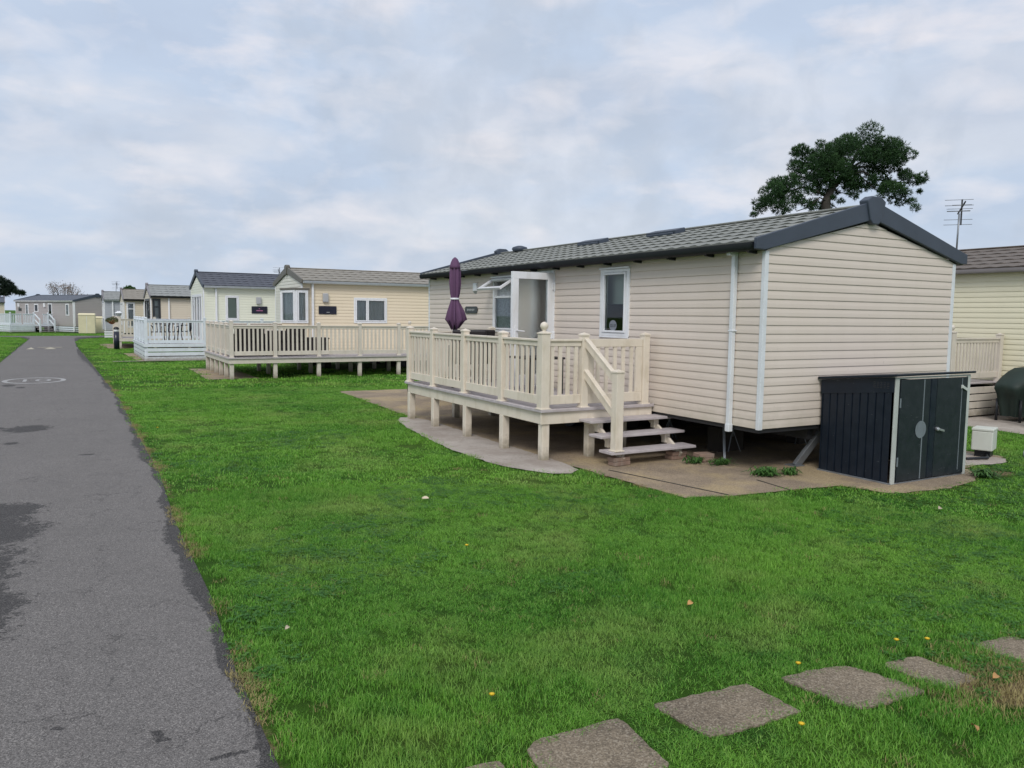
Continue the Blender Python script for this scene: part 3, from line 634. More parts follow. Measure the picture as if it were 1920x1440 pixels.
def window(root, Mw, u0, u1, z0, z1, mulls=(), curtain='net', mat=None, fr=0.045, depth=0.03, trans=None, name='window', pane=True):
    mat = mat or M_UPVC; mb = MB(Mw); f = fr
    mb.box(u0, u1, -.05, depth, z0, z0+f); mb.box(u0, u1, -.05, depth, z1-f, z1); mb.box(u0, u0+f, -.05, depth-.002, z0+f, z1-f); mb.box(u1-f, u1, -.05, depth-.002, z0+f, z1-f)
    edges = [u0+f]+[m for m in mulls]+[u1-f]
    for m in mulls: mb.box(m-f*.6, m+f*.6, -.05, depth-.004, z0+f, z1-f)
    if trans: mb.box(u0+f, u1-f, -.05, depth-.006, trans-f*.5, trans+f*.5)
    for a, b in zip(edges[:-1], edges[1:]):   # sash beads
        a2, b2 = a+.004, b-.004; g = f*.8
        for q in ((a2, b2, z0+f+.004, z0+f+g), (a2, b2, z1-f-g, z1-f-.004), (a2, a2+g, z0+f+g, z1-f-g), (b2-g, b2, z0+f+g, z1-f-g)): mb.box(q[0], q[1], -.03, depth+.012, q[2], q[3])
    w_ = mb.build(name, mat, root, 0.003)
    # drip strip over the head
    p = MB(Mw); p.add([(u0+f, .012, z0+f), (u1-f, .012, z0+f), (u1-f, .012, z1-f), (u0+f, .012, z1-f)], [(3, 2, 1, 0)])
    if pane: p.build('pane', M_GLASS, w_)
    if curtain in ('net', 'blind', 'half'):
        c = MB(Mw); n = max(8, int((u1-u0)/.018)); vs = []
        zt = z1-f; zb_ = z0+f if curtain != 'half' else z0+f
        for i in range(n+1):
            u = u0+f+(u1-u0-2*f)*i/n; wv = 0.018*math.sin(i*1.1)+0.008*math.sin(i*2.7) if curtain != 'blind' else 0
            vs += [(u, -.052+wv, zb_), (u, -.052+wv*0.6, zt)]
        c.add(vs, [(2*i, 2*i+2, 2*i+3, 2*i+1) for i in range(n)], True); c.build('curtain' if curtain != 'blind' else 'blind', M_NET if curtain != 'blind' else M_BLIND, w_)
    return w_
def caravan(label, loc, rz, Lc, Wc, zb, ze, zr, mats, openF=(), openG0=(), openG1=(), du=0.1, oh=0.18, slope=0.27, course=COURSE, tile=True, gut=None, group='static caravans standing beside the road', gutter_z=None, under=True, barge_h=(0.12, 0.22), wave=.30, rowh=.36, gable_mat=None):
    wall, tile_m, barge_m, gut_m, corner_m = mats
    root = thing('static_caravan', label, 'static caravan', loc, rz, group)
    zap = ze+(Wc/2)*slope*0.86
    def limF(z): return (0, Lc)
    def limG(z):
        if z <= ze: return (0, Wc)
        t = (z-ze)/(zap-ze); return (Wc/2*t, Wc-Wc/2*t)
    for nm, k, lim, ops, zt in (('wall', 'front', limF, openF, ze), ('wall', 'back', limF, (), ze), ('gable_wall', 'g0', limG, openG0, zap), ('gable_wall', 'g1', limG, openG1, zap)):
        mb = MB(wallM(k, Lc, Wc)); siding(mb, lim, zb, zt, list(ops), course); mb.build(nm, (gable_mat or wall) if nm == 'gable_wall' else wall, root)
    mb = MB(); mb.box(.01, Lc-.01, .01, Wc-.01, zb-.05, zb+.06); mb.build('floor', M_DARKST, root)
    # roof
    zrr = ze+0.08+(Wc/2+oh)*slope; og = 0.03
    for sd_ in (-1, 1):
        mb = MB(); v, f = roof_slope(Lc, Wc, oh, og, zrr, slope, sd_, du, wave=wave, rowh=rowh, tile=tile); mb.add(v, f, False); mb.build('roof', tile_m, root)
    mb = MB(); mb.box(.0, Lc, -oh+.02, Wc+oh-.02, ze-.012, ze+.012); mb.build('soffit', gut_m, root)
    mb = MB(); n = 16; pts = []
    mb.bar((-og, Wc/2, zrr+.008), (Lc+og, Wc/2, zrr+.008), .13, .028); mb.build('ridge_cap', tile_m, root, 0.015)
    # barge boards with apex piece
    for gx_, s_ in ((0, -1), (Lc, 1)):
        mb = MB(Matrix(((0, 0, 1, 0), (1, 0, 0, 0), (0, 1, 0, 0), (0, 0, 0, 1)))); x0, x1 = sorted((gx_+s_*.016, gx_+s_*.062)); e0, e1 = barge_h
        yl, yr = -oh-.02, Wc+oh+.02; zl = ze+.11; za = zrr+.055
        mb.prism([(yl, zl-e0), (yl+.13, zl-e0-.005), (Wc/2, za-e1), (Wc/2, za), (yl, zl)], x0, x1)
        mb.prism([(yr, zl), (Wc/2, za), (Wc/2, za-e1), (yr-.13, zl-e0-.005), (yr, zl-e0)], x0, x1)
        mb.build('barge_board', barge_m, root, 0.008)
        mb = MB(Matrix(((0, 0, 1, 0), (1, 0, 0, 0), (0, 1, 0, 0), (0, 0, 0, 1)))); x0, x1 = sorted((gx_+s_*.012-s_*.05, gx_+s_*.085))
        mb.prism([(Wc/2-.10, za-e1-.01), (Wc/2-.05, za-e1-.06), (Wc/2+.05, za-e1-.06), (Wc/2+.10, za-e1-.01), (Wc/2+.17, za-.01), (Wc/2+.08, za+.045), (Wc/2-.08, za+.045), (Wc/2-.17, za-.01)], x0, x1)
        mb.build('apex_cap', barge_m, root, 0.012)
    # gutters
    for y0, s_ in ((-oh, -1), (Wc+oh, 1)):
        mb = MB(); prof = [(0.0, .06), (-.01, .012), (.02, -.02), (.06, -.02), (.085, .012), (.09, .06)]
        vs = []; 
        for x in (-.0, Lc): vs += [(x, y0+s_*(p-.03), ze+p2-.02+.02) for p, p2 in prof]
        m_ = len(prof); mb.add(vs, [(i, i+1, m_+i+1, m_+i) for i in range(m_-1)]+[tuple(range(m_)), tuple(range(m_, 2*m_))], True); mb.build('gutter', gut_m, root)
    # corner trims, one L section per corner
    for cx, sx in ((0, -1), (Lc, 1)):
        for cy, sy in ((0, -1), (Wc, 1)):
            mb = MB(Matrix(((sx, 0, 0, cx), (0, sy, 0, cy), (0, 0, 1, 0), (0, 0, 0, 1)))); o_ = .022
            mb.prism([(-.026, .0), (-.0, .0), (.0, -.036), (o_, -.036), (o_, o_), (-.026, o_)], zb-.01, ze-.02); mb.build('corner_trim', corner_m, root, 0.003)
    if under:
        for yb in (Wc*.28, Wc*.72):
            mb = MB(); mb.box(.1, Lc-.1, yb-.04, yb+.04, zb-.19, zb-.052); mb.build('chassis_beam', M_DARKST, root)
        k = 0
        for xb in np.arange(1.0, Lc-.3, 2.2):
            for yb in (Wc*.28, Wc*.72):
                mb = MB(); mb.cbox((xb, yb, (zb-.20)/2), (.22, .44, zb-.21)); mb.build('support_pier', M_CRACK, root, 0.01)
        for dx in (-.35, .35):
            for yy in (.35, Wc-.35): mb = MB(); mb.tube([(Lc*.5+dx, yy-.09, .27), (Lc*.5+dx, yy+.09, .27)], .26, 20); mb.build('wheel', M_BLACK, root)
    return root

# --- the near home: long wall faces the road (-X), gable faces the camera
Lm, Wm, ZB, ZE = 9.05, 3.42, 0.535, 2.50
def um(y): return 15.15-y
mainF = [(um(9.05), um(8.45), 1.49, 2.40), (um(10.95), um(10.33), 0.66, 2.42), (um(12.31), um(11.46), 1.46, 2.40)]
home = caravan('nearest and largest caravan, stone coloured cladding, slate blue gable boards and an open white door', (6.583, 15.15, 0), R_(-90), Lm, Wm, ZB, ZE, 3.1,
               (M_WALL, M_TILE, M_NAVY, M_BLACK, M_TRIMW), openF=mainF, du=0.025, oh=0.18, slope=0.272, wave=.20, rowh=.285)
MF = wallM('front', Lm, Wm)
mb = MB(wallM('back', Lm, Wm)); mb.box(.1, Lm-1.3, -.10, -.06, .02, .52); mb.build('skirting', M_DARKST, home)  # unseen rear board, added to keep light out from under the home
mb = MB(wallM('g0', Lm, Wm)); mb.box(.3, Wm-.1, -.10, -.06, .02, .52); mb.build('skirting', M_DARKST, home)  # likewise added on the hidden far gable to block light below the floor
w1 = window(home, MF, *mainF[0], curtain=None, fr=.04)
mb = MB(MF); mb.box(mainF[0][0]-.04, mainF[0][1]+.03, .0, .05, 2.405, 2.43); mb.box(mainF[0][0]-.03, mainF[0][0]-.002, .0, .03, 1.47, 2.403); mb.box(mainF[0][1]+.002, mainF[0][1]+.03, .0, .03, 1.47, 2.403); mb.box(mainF[0][0]-.03, mainF[0][1]+.03, 0, .034, 1.46, 1.488)
mb.build('window_trim', M_UPVC, w1, 0.003)
mb = MB(MF); u_, z_ = (mainF[0][0]+mainF[0][1])/2-.03, 1.63
mb.add([(u_+.085*math.cos(a), .0165, z_+.075*math.sin(a)) for a in np.linspace(0, 2*math.pi, 33)[:-1]], [tuple(range(31, -1, -1))]); stk = mb.build('window_sticker', M_STICK, w1)
TXF = lambda u, n, z: MF @ Matrix(((1, 0, 0, u), (0, 0, 1, n), (0, 1, 0, z), (0, 0, 0, 1)))
text_into(None, 'CS127', 0.052, 0.0005, M_STICKD, 'lettering', w1, TXF(u_, .018, z_-.004))
# kitchen glimpsed through the side window, wall cupboards pale, worktop dark
mb = MB(MF); mb.box(5.6, 7.0, -.45, -.14, 1.93, 2.40); mb.build('wall_cupboard', M_BLIND, home)
w2 = window(home, MF, *mainF[2], curtain='net', fr=.04, trans=2.07, pane=False)
mb = MB(MF); a0, a1 = mainF[2][0]+.04, mainF[2][1]-.04; mb.add([(a0, .012, 1.50), (a1, .012, 1.50), (a1, .012, 2.05), (a0, .012, 2.05)], [(3, 2, 1, 0)]); mb.build('pane', M_GLASS, w2)
mb = MB(MF); mb.box(mainF[2][0]-.04, mainF[2][1]+.03, .0, .06, 2.405, 2.43); mb.build('window_trim', M_UPVC, w2, 0.003)
# top light swung outwards on its head hinge
th = R_(58); Ms = MF @ Matrix.Translation((0, .035, 2.385)) @ Matrix.Rotation(th, 4, 'X'); 
# rotate so that the lower edge moves out from the wall
mb = MB(Ms); hh = .36
s0, s1 = mainF[2][0]+.02, mainF[2][1]-.02
mb.box(s0, s1, -.02, .02, -.05, 0); mb.box(s0, s1, -.02, .02, -hh, -hh+.05); mb.box(s0, s0+.05, -.02, .02, -hh+.05, -.05); mb.box(s1-.05, s1, -.02, .02, -hh+.05, -.05)
sash = mb.build('opening_sash', M_UPVC, w2, 0.003)
mb = MB(Ms); mb.add([(s0+.05, .0, -hh+.05), (s1-.05, .0, -hh+.05), (s1-.05, .0, -.05), (s0+.05, .0, -.05)], [(3, 2, 1, 0)]); mb.build('pane', M_GLASS, w2)
# doorway frame, interior glimpse and open leaf
d0, d1, dz0, dz1 = mainF[1]
mb = MB(MF); mb.box(d0-.03, d0+.03, -.06, .03, dz0, dz1); mb.box(d1-.03, d1+.035, -.06, .03, dz0, dz1); mb.box(d0-.03, d1+.035, -.06, .034, dz1, dz1+.04); mb.box(d0-.03, d1+.03, -.06, .06, dz0-.04, dz0)
mb.build('door_frame', M_UPVC, home, 0.003)
mb = MB(MF); mb.box(2.6, 5.6, -1.95, -1.9, .60, 2.45); mb.build('partition', M_INNER, home)
mb = MB(MF); mb.box(4.25, 4.65, -.45, -.40, .9, 1.95); mb.build('hanging_coat', M_ORANGE, home)
# leaf: runs straight out from the hinge side
lw = .755; zl0, zl1 = .69, 2.41
ML = Matrix(((0, 1, 0, um(10.335)), (-1, 0, 0, -.03), (0, 0, 1, 0), (0, 0, 0, 1)))     # u runs outward from wall, n along wall towards the camera
ML = Matrix.Translation((um(10.335), -.03, 0)) @ Matrix.Rotation(R_(4), 4, 'Z') @ Matrix.Translation((-um(10.335), .03, 0)) @ ML
leaf = MB(ML); st = .105
leaf.box(0, lw, -.03, .03, zl0, zl0+.16); leaf.box(0, lw, -.03, .03, zl1-st, zl1); leaf.box(0, st, -.03, .03, zl0+.16, zl1-st); leaf.box(lw-st, lw, -.03, .03, zl0+.16, zl1-st)
door = leaf.build('door', M_UPVC, home, 0.004)
mb = MB(ML); mb.box(st, lw-st, -.006, .006, zl0+.16, zl1-st); mb.build('pane', M_FROST, door)
mb = MB(ML)
mb.bar((lw-.05, .045, 1.53), (lw-.20, .06, 1.515), .018, .02); dh = mb.build('door_handle', M_UPVC, door, 0.003); mb = MB(ML); mb.box(lw-.068, lw-.035, .03, .042, 1.36, 1.60); mb.build('handle_plate', M_UPVC, dh, 0.003)
for zz2 in (2.2, 1.45, .95):
    mb = MB(ML); mb.box(-.035, .03, .02, .048, zz2-.05, zz2+.05); mb.tube([(-.01, .045, zz2-.07), (-.01, .045, zz2+.07)], .012, 8); mb.build('hinge', M_UPVC, door, 0.002)
# outside lamp and name plaque
mb = MB(MF @ Matrix.Translation((um(13.02), .015, 2.235)) @ Matrix.Rotation(R_(90), 4, 'X') @ Matrix.Rotation(R_(25), 4, 'Z'))
mb.lathe((0, 0, 0), [(.095, -.0), (.10, .02), (.095, .045), (.07, .085), (.02, .10)], 20); ol = mb.build('outside_lamp', M_LAMP, home)
mb = MB(MF); mb.box(um(13.02)-.075, um(13.02)+.075, .0, .035, 2.19, 2.34); mb.build('lamp_base', M_UPVC, ol, 0.01)
mb = MB(MF); cu, cz, hw, hh_ = um(13.17), 1.845, .20, .062
pp = [(cu+hw*sx+.06*math.cos(a)*1.0, cz+.065*math.sin(a)) for sx, lo, hi in ((1, -90, 90), (-1, 90, 270)) for a in [R_(lo+(hi-lo)*i/10) for i in range(11)]]
mp_ = MB(MF @ Matrix(((1, 0, 0, 0), (0, 0, 1, 0), (0, 1, 0, 0), (0, 0, 0, 1)))); mp_.prism(pp, .014, .032); plq = mp_.build('name_plaque', M_SLATE, home, 0.004)
mb = MB(MF)
for k_ in range(9): mb.box(cu-.15+k_*.034, cu-.13+k_*.034, .032, .0335, cz-.02+.006*(k_ % 3), cz+.022-.008*(k_ % 2))
mb.build('plaque_relief', M_LETTER, plq)
# downpipe, gutter brackets, roof vents
mb = MB(MF); u_ = um(6.5); mb.box(u_-.026, u_+.026, .02, .075, .50, 2.50); mb.box(u_-.031, u_+.031, .016, .08, .46, .55); mb.box(u_-.038, u_+.038, .0, .079, 1.60, 1.62); mb.box(u_-.031, u_+.031, .02, .15, 2.45, 2.51)
mb.build('downpipe', M_TRIMW, home, 0.006)
for k_ in range(14):
    u_ = .35+k_*.66; mb = MB(MF); mb.add([(u_-.015, .01, 2.49), (u_+.015, .01, 2.49), (u_+.015, .15, 2.49), (u_-.015, .15, 2.49), (u_-.015, .01, 2.455), (u_+.015, .01, 2.455), (u_+.015, .13, 2.462), (u_-.015, .13, 2.462)],
        [(0, 1, 2, 3), (4, 5, 6, 7), (0, 1, 5, 4), (1, 2, 6, 5), (2, 3, 7, 6), (3, 0, 4, 7)]); mb.build('gutter_bracket', M_BLACK, home)
for yv in (11.25, 9.35):
    x_, z_ = 1.36, ZE+.06+(Wm/2+.18)*.272-.272*(Wm/2-1.36)
    mb = MB(Matrix.Translation((um(yv), x_, z_+.035)) @ Matrix.Rotation(math.atan(.272), 4, 'X')); mb.box(-.34, .34, -.10, .10, -.03, .055); mb.box(-.30, .30, -.13, -.10, -.03, .03); mb.build('roof_vent', M_NAVY, home, 0.012)
mb = MB(); mb.lathe((um(14.3), Wm/2-.05, 3.08), [(.14, 0), (.17, .05), (.15, .09), (.05, .12)], 16); mb.build('roof_cowl', M_NAVY, home)
# drawbar leg and jacks under the near end (parts of the chassis)
mb = MB(); a = (Lm-.25, .92, .01); b = (Lm-.06, 1.25, .56); mb.bar(a, b, .09, .05, (1, 0, 0)); mb.box(a[0]-.09, a[0]+.07, a[1]-.09, a[1]+.07, .01, .022)
mb.bar((Lm-.20, 1.18, .52), (Lm-.55, 1.2, .30), .05, .02); mb.build('corner_steady_leg', M_GALV, home, 0.003)
mb = MB(); mb.bar((Lm-.75, .26, .01), (Lm-.95, .42, .48), .03, .02); mb.build('corner_steady_leg', M_GALV, home, 0.003)
for jx, jy in ((Lm-1.35, .98), (Lm-2.5, .9), (Lm-1.4, 2.3)):
    mb = MB()
    for q in range(4): mb.bar((jx+.12*math.cos(q*1.57+.4), jy+.12*math.sin(q*1.57+.4), .01), (jx, jy, .30), .014, .006)
    mb.tube([(jx, jy, .2), (jx, jy, .36)], .014, 8); mb.build('axle_stand', M_GALV, home)
mb = MB(); mb.tube([(Lm-3.1, .3, .50), (Lm-2.9, .2, .40), (Lm-2.5, .25, .36), (Lm-2.1, .35, .42), (Lm-1.9, .6, .5)], .012, 6); mb.build('waste_pipe', M_GREYT, home)

# ------------------------------------------------------------------ decks
def post(root, x, y, zf, zt, mat, ball=False, w=.095, ground=None, cap=True):
    mb = MB(); mb.box(x-w/2, x+w/2, y-w/2, y+w/2, zf+.001, zt)
    mb.box(x-w/2-.016, x+w/2+.016, y-w/2-.016, y+w/2+.016, zf, zf+.018)
    p = mb.build('post', mat, root, 0.006)
    if cap:
        c = MB(); e = w/2+.007; c.box(x-e, x+e, y-e, y+e, zt, zt+.016)
        c.add([(x-e, y-e, zt+.016), (x+e, y-e, zt+.016), (x+e, y+e, zt+.016), (x-e, y+e, zt+.016), (x, y, zt+.042)], [(0, 1, 4), (1, 2, 4), (2, 3, 4), (3, 0, 4)])
        if ball: c.lathe((x, y, zt+.02), [(.03, 0), (.022, .02), (.028, .032), (.043, .05), (.052, .075), (.043, .102), (.024, .12), (.004, .127)], 16)
        c.build('post_cap', mat, p, 0)
    return p
def leg(root, x, y, zt, mat, w=.10):
    mb = MB(); mb.box(x-w/2, x+w/2, y-w/2, y+w/2, 0.0, zt); return mb.build('leg', mat, root, 0.006)
def railing(root, p0, p1, zf, zt, mat, pitch=.115, bw=.05, gate=False, gap=.05):
    p0, p1 = Vector((*p0, 0)), Vector((*p1, 0)); d = (p1-p0); Lp = d.length; d.normalize(); a = p0+d*gap; b = p1-d*gap; zb0 = zf+.055
    mb = MB(); z = lambda p, h: (p.x, p.y, h)
    if gate:
        mb.bar(z(a, zt-.05), z(b, zt-.05), .04, .10); mb.bar(z(a, zb0+.05), z(b, zb0+.05), .04, .12)
        for q in (a+d*.05, b-d*.05): mb.bar((q.x, q.y, zb0+.11), (q.x, q.y, zt-.10), .10, .038, tuple(Vector((0, 0, 1)).cross(d)))
        top = zt-.10; bot = zb0+.11; n0, n1 = .10, .10
    else:
        mb.bar(z(a, zt-.014), z(b, zt-.014), .078, .028); mb.bar(z(a, zt-.058), z(b, zt-.058), .038, .06)
        m3 = MB(); m3.bar(z(a, zb0+.055), z(b, zb0+.055), .036, .11)
        top = zt-.088; bot = zb0+.11; n0 = n1 = .01
    pn = mb.build('gate' if gate else 'railing_panel', mat, root, 0.005)
    if not gate: m3.build('bottom_rail', mat, pn, 0.004)
    Lb = (b-a).length-n0-n1; n = max(2, round(Lb/pitch)); key = ('bal', round(top-bot, 3), mat.name, bw)
    if key not in BAL:
        m2 = MB(); m2.cbox((0, 0, (top-bot)/2), (bw, .022, top-bot)); me = m2.mesh('baluster'); me.materials.append(mat); BAL[key] = me
    for i in range(n):
        q = a+d*(n0+Lb*(i+.5)/n); o = bpy.data.objects.new('baluster', BAL[key]); C.objects.link(o); o.parent = pn; o.location = (q.x, q.y, bot); o.rotation_euler = (0, 0, math.atan2(d.y, d.x))
    return pn
BAL = {}
def decking(label, rects, zf, fz, mat, group='raised decks with railings beside the caravans', bm=None):
    root = thing('decking', label, 'decking', (rects[0][0], rects[0][2], 0), 0, group)
    root.location = (0, 0, 0)
    for (x0, x1, y0, y1) in rects:
        mb = MB(); n = max(1, round((x1-x0)/.14)); 
        for i in range(n): mb.box(x0+(x1-x0)*i/n+.003, x0+(x1-x0)*(i+1)/n-.003, y0, y1, zf-.025, zf)
        mb.build('deck_boards', bm or M_BOARD, root)
    return root
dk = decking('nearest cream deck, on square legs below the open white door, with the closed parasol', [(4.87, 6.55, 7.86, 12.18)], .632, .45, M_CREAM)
mb = MB(); mb.box(4.865, 6.55, 7.88, 7.91, .455, .606); mb.box(4.885, 4.915, 7.91, 12.17, .455, .606); mb.box(4.885, 6.55, 12.14, 12.17, .455, .605); mb.build('fascia', M_CREAM, dk, 0.004)
mb = MB(); mb.box(4.845, 6.56, 7.845, 7.875, .600, .638); mb.box(4.845, 4.885, 7.875, 12.2, .600, .638); mb.build('nosing', M_BOARD, dk, 0.006)
px_ = [(4.915, 12.12), (4.915, 11.15), (4.915, 10.05), (4.915, 8.93), (4.915, 7.92)]
for (x, y) in px_[:-1]: post(dk, x, y, .632, 1.515, M_CREAM)
post(dk, 4.915, 7.92, .632, 1.535, M_CREAM, True, .115); post(dk, 5.49, 7.92, .632, 1.515, M_CREAM); post(dk, 6.44, 7.92, .632, 1.515, M_CREAM)
post(dk, 6.44, 12.12, .632, 1.515, M_CREAM)
for a_, b_ in zip(px_[:-1], px_[1:]): railing(dk, a_, b_, .632, 1.475, M_CREAM, .122)
railing(dk, (4.915, 7.92), (5.49, 7.92), .632, 1.475, M_CREAM); railing(dk, (4.915, 12.12), (5.7, 12.12), .632, 1.475, M_CREAM); railing(dk, (5.7, 12.12), (6.44, 12.12), .632, 1.475, M_CREAM)
railing(dk, (5.49, 7.92), (6.44, 7.92), .632, 1.475, M_CREAM, .14, gate=True)
for x, y in [(4.93, 12.1), (4.93, 11.13), (4.93, 10.0), (4.93, 8.9), (4.95, 7.95), (5.62, 7.95), (6.35, 8.25), (5.7, 12.0), (6.4, 12.0), (6.35, 10.2)]: leg(dk, x, y, .455, M_CREAM)
mb = MB()
for y in np.arange(8.2, 12.1, .45): mb.box(4.92, 6.5, y-.02, y+.02, .46, .605)
mb.build('joist', M_CREAM, dk)
# steps
for i, (y0, y1, z_) in enumerate(((7.62, 7.875, .50), (7.41, 7.665, .345), (7.195, 7.45, .185))):
    mb = MB(); mb.box(5.41, 6.70, y0, y1, z_-.032, z_); mb.build('step_tread', M_BOARD, dk, 0.005)
for x in (5.62, 6.50):
    mb = MB(); mb.bar((x, 7.93, .50), (x, 7.25, .07), .035, .07)
    mb.box(x-.04, x+.04, 7.72, 7.79, .345, .468); mb.box(x-.04, x+.04, 7.50, 7.57, .185, .313); mb.box(x-.04, x+.04, 7.28, 7.36, .1, .153); mb.build('stringer', M_CREAM, dk, 0.003)
nx_, ny_ = 5.52, 7.255
post(dk, nx_, ny_, .185, 1.105, M_CREAM, w=.105, cap=True)
for za, zb2 in ((1.43, 1.02), (1.045, .60)):
    mb = MB(); mb.bar((5.50, 7.88, za), (5.52, 7.30, zb2), .05, .085); mb.bar((5.50, 7.88, za+.052), (5.52, 7.30, zb2+.052), .065, .02); mb.build('handrail', M_CREAM, dk, 0.004)
# bricks packed under the stair feet, loose ones beside
def bricks(x, y, n, rz, lab, w=.24, d=.13, h=.05):
    for k in range(n):
        mb = MB(); mb.cbox((0, 0, h/2), (w, d, h-.003)); o = mb.build('paving_brick', M_BRICKY, None, 0.005); o.location = (x+random.uniform(-.01, .01), y+random.uniform(-.008, .008), .012+k*h); o.rotation_euler = (0, 0, rz+random.uniform(-.06, .06))
        tag(o, lab[k], 'brick', 'bricks on the concrete base')
bricks(5.60, 7.30, 2, .1, ['pale lower brick under the left foot of the deck steps', 'brown upper brick under the left foot of the deck steps'])
bricks(6.50, 7.33, 2, .1, ['lower brick under the right foot of the deck steps', 'upper brick under the right foot of the deck steps'])
bricks(6.70, 7.05, 2, -.25, ['reddish brick lying loose right of the deck steps, bottom of a pair', 'pale brick on top of the loose pair right of the deck steps'], .2, .16)
# closed parasol
para = thing('parasol', 'closed purple parasol tied with a pale strap on the near deck', 'parasol', (5.45, 11.54, .632))
mb = MB(); mb.tube([(0, 0, 0.02), (0, 0, 2.0)], .019, 10); mb.build('pole', M_BLACK, para)
mb = MB(); mb.lathe((0, 0, 0), [(.22, 0), (.23, .03), (.10, .06), (.03, .10)], 20); mb.build('base', M_BLACK, para)
def fold(a, z):
    k = max(0, (1.40-z)/.45) if z < 1.40 else .25
    return 1+(.13+.27*min(1, k))*math.cos(7*a+math.sin(3*a)*.7+z*1.5)+.07*math.cos(4*a+1)*min(1, k+.3)
mb = MB(); nn = 84; lv = [(.05, 1.10), (.09, .99), (.135, .93), (.165, 1.04), (.135, 1.18), (.085, 1.32), (.068, 1.375), (.088, 1.46), (.105, 1.62), (.10, 1.80), (.085, 1.895)]; vs = []
for r_, z_ in lv:
    for k in range(nn):
        a = 2*math.pi*k/nn; rr = r_*.80*fold(a, z_)*(1+(.22*math.cos(a-.6) if z_ < 1.2 else 0)); dz = (.065*math.cos(7*a+math.sin(3*a)*.7+1.4)+.04*math.cos(2*a+.5)) if z_ < 1.0 else 0
        vs.append((rr*math.cos(a), rr*math.sin(a), z_+dz))
mb.add(vs, [(i*nn+k, i*nn+(k+1) % nn, (i+1)*nn+(k+1) % nn, (i+1)*nn+k) for i in range(len(lv)-1) for k in range(nn)], True); mb.build('canopy', M_PURPLE, para)
mb = MB(); mb.lathe((0, 0, 0), [(.088, 1.86), (.085, 1.90), (.068, 1.96), (.045, 2.01), (.012, 2.04)], 32, True, lambda a, z: 1+.06*math.cos(8*a)); mb.build('canopy_cap', M_PURPLE, para)
mb = MB(); mb.lathe((0, 0, 0), [(.070, 1.36), (.073, 1.375), (.070, 1.39)], 24); mb.build('strap', M_UPVC, para)
# rattan chairs on the near deck
def rattan_chair(lab, loc, rz, grp, mat=M_RATTAN, w=.58, bh=.86, solid=False):
    r = thing('rattan_chair', lab, 'chair', loc, rz, grp)
    mb = MB(); mb.box(-w/2+.05, w/2-.05, -.26, .24, .36, .43); mb.build('seat', mat, r, .02)
    mb = MB(Matrix.Translation((0, .26, .40)) @ Matrix.Rotation(R_(-10), 4, 'X')); mb.box(-w/2+.03, w/2-.03, -.03, .03, 0, bh-.40); mb.build('backrest', mat, r, .025)
    for s_ in (-1, 1):
        mb = MB(); mb.box(s_*(w/2-.03)-.03, s_*(w/2-.03)+.03, -.27, .26, .56, .61); mb.box(s_*(w/2-.03)-.022, s_*(w/2-.03)+.022, -.24, .24, .30, .56); mb.build('armrest', mat, r, .015)
        for y in (-.24, .24): mb = MB(); mb.box(s_*(w/2-.05)-.02, s_*(w/2-.05)+.02, y-.02, y+.02, 0, .36); mb.build('leg', mat, r, .004)
    if solid: mb = MB(); mb.box(-w/2+.03, w/2-.03, -.25, .25, .03, .36); mb.build('base', mat, r, .01)
    return r
rattan_chair('brown rattan chair with its back to the near deck rail, right of the parasol', (5.42, 11.02, .632), R_(160), 'rattan chairs on the near deck', bh=.90)
rattan_chair('brown rattan chair almost hidden behind a deck post, left of the other near chair', (5.85, 11.75, .632), R_(185), 'rattan chairs on the near deck', bh=.885)
t = thing('garden_table', 'low dark table standing on the near deck behind the railings', 'table', (5.9, 9.7, .632))
mb = MB(); mb.box(-.3, .3, -.3, .3, .50, .53); mb.build('table_top', M_RATTAN, t, .01)
for sx in (-1, 1):
    for sy in (-1, 1): mb = MB(); mb.box(sx*.26-.02, sx*.26+.02, sy*.26-.02, sy*.26+.02, 0, .50); mb.build('leg', M_RATTAN, t)

# ------------------------------------------------------------------ storage shed, meter box, weeds by the near gable
sh = thing('storage_shed', 'anthracite metal storage shed with worn white edge strips against the near gable', 'shed', (7.53, 5.14, 0))
wS, dS, hF, hB = 1.34, .92, 1.165, 1.07
mb = MB(); n = 9
for k in range(n):   # ribbed left side
    y0 = .03+(dS-.05)*k/n; y1 = .03+(dS-.05)*(k+1)/n; zt = lambda y: hF-.17-(hF-hB)*y/dS
    mb.add([(.0, y0, .02), (.0, y1-.018, .02), (.0, y1-.018, zt(y1)), (.0, y0, zt(y0))], [(0, 1, 2, 3)])
    mb.add([(.0, y1-.018, .02), (.014, y1-.012, .02), (.014, y1-.006, .02), (.0, y1, .02), (.0, y1-.018, zt(y1)), (.014, y1-.012, zt(y1)), (.014, y1-.006, zt(y1)), (.0, y1, zt(y1))], [(0, 1, 5, 4), (1, 2, 6, 5), (2, 3, 7, 6)])
mb.add([(-.004, 0, hF-.17), (-.004, dS, hB-.17), (-.004, dS, hB-.01), (-.004, 0, hF-.01)], [(0, 1, 2, 3)])
mb.box(wS-.01, wS, .02, dS, .02, hB-.03); mb.box(.015, wS-.01, dS-.01, dS, .02, hB-.03); mb.build('side_panel', M_SHED, sh)
mb = MB(); mb.box(-.01, wS+.01, -.01, .02, 0, .025); mb.box(-.012, .01, .0, dS, 0, .025); mb.box(wS-.01, wS+.012, 0, dS, 0, .025); mb.build('base_rail', M_GALV, sh, .002)
mb = MB(); o_ = .045
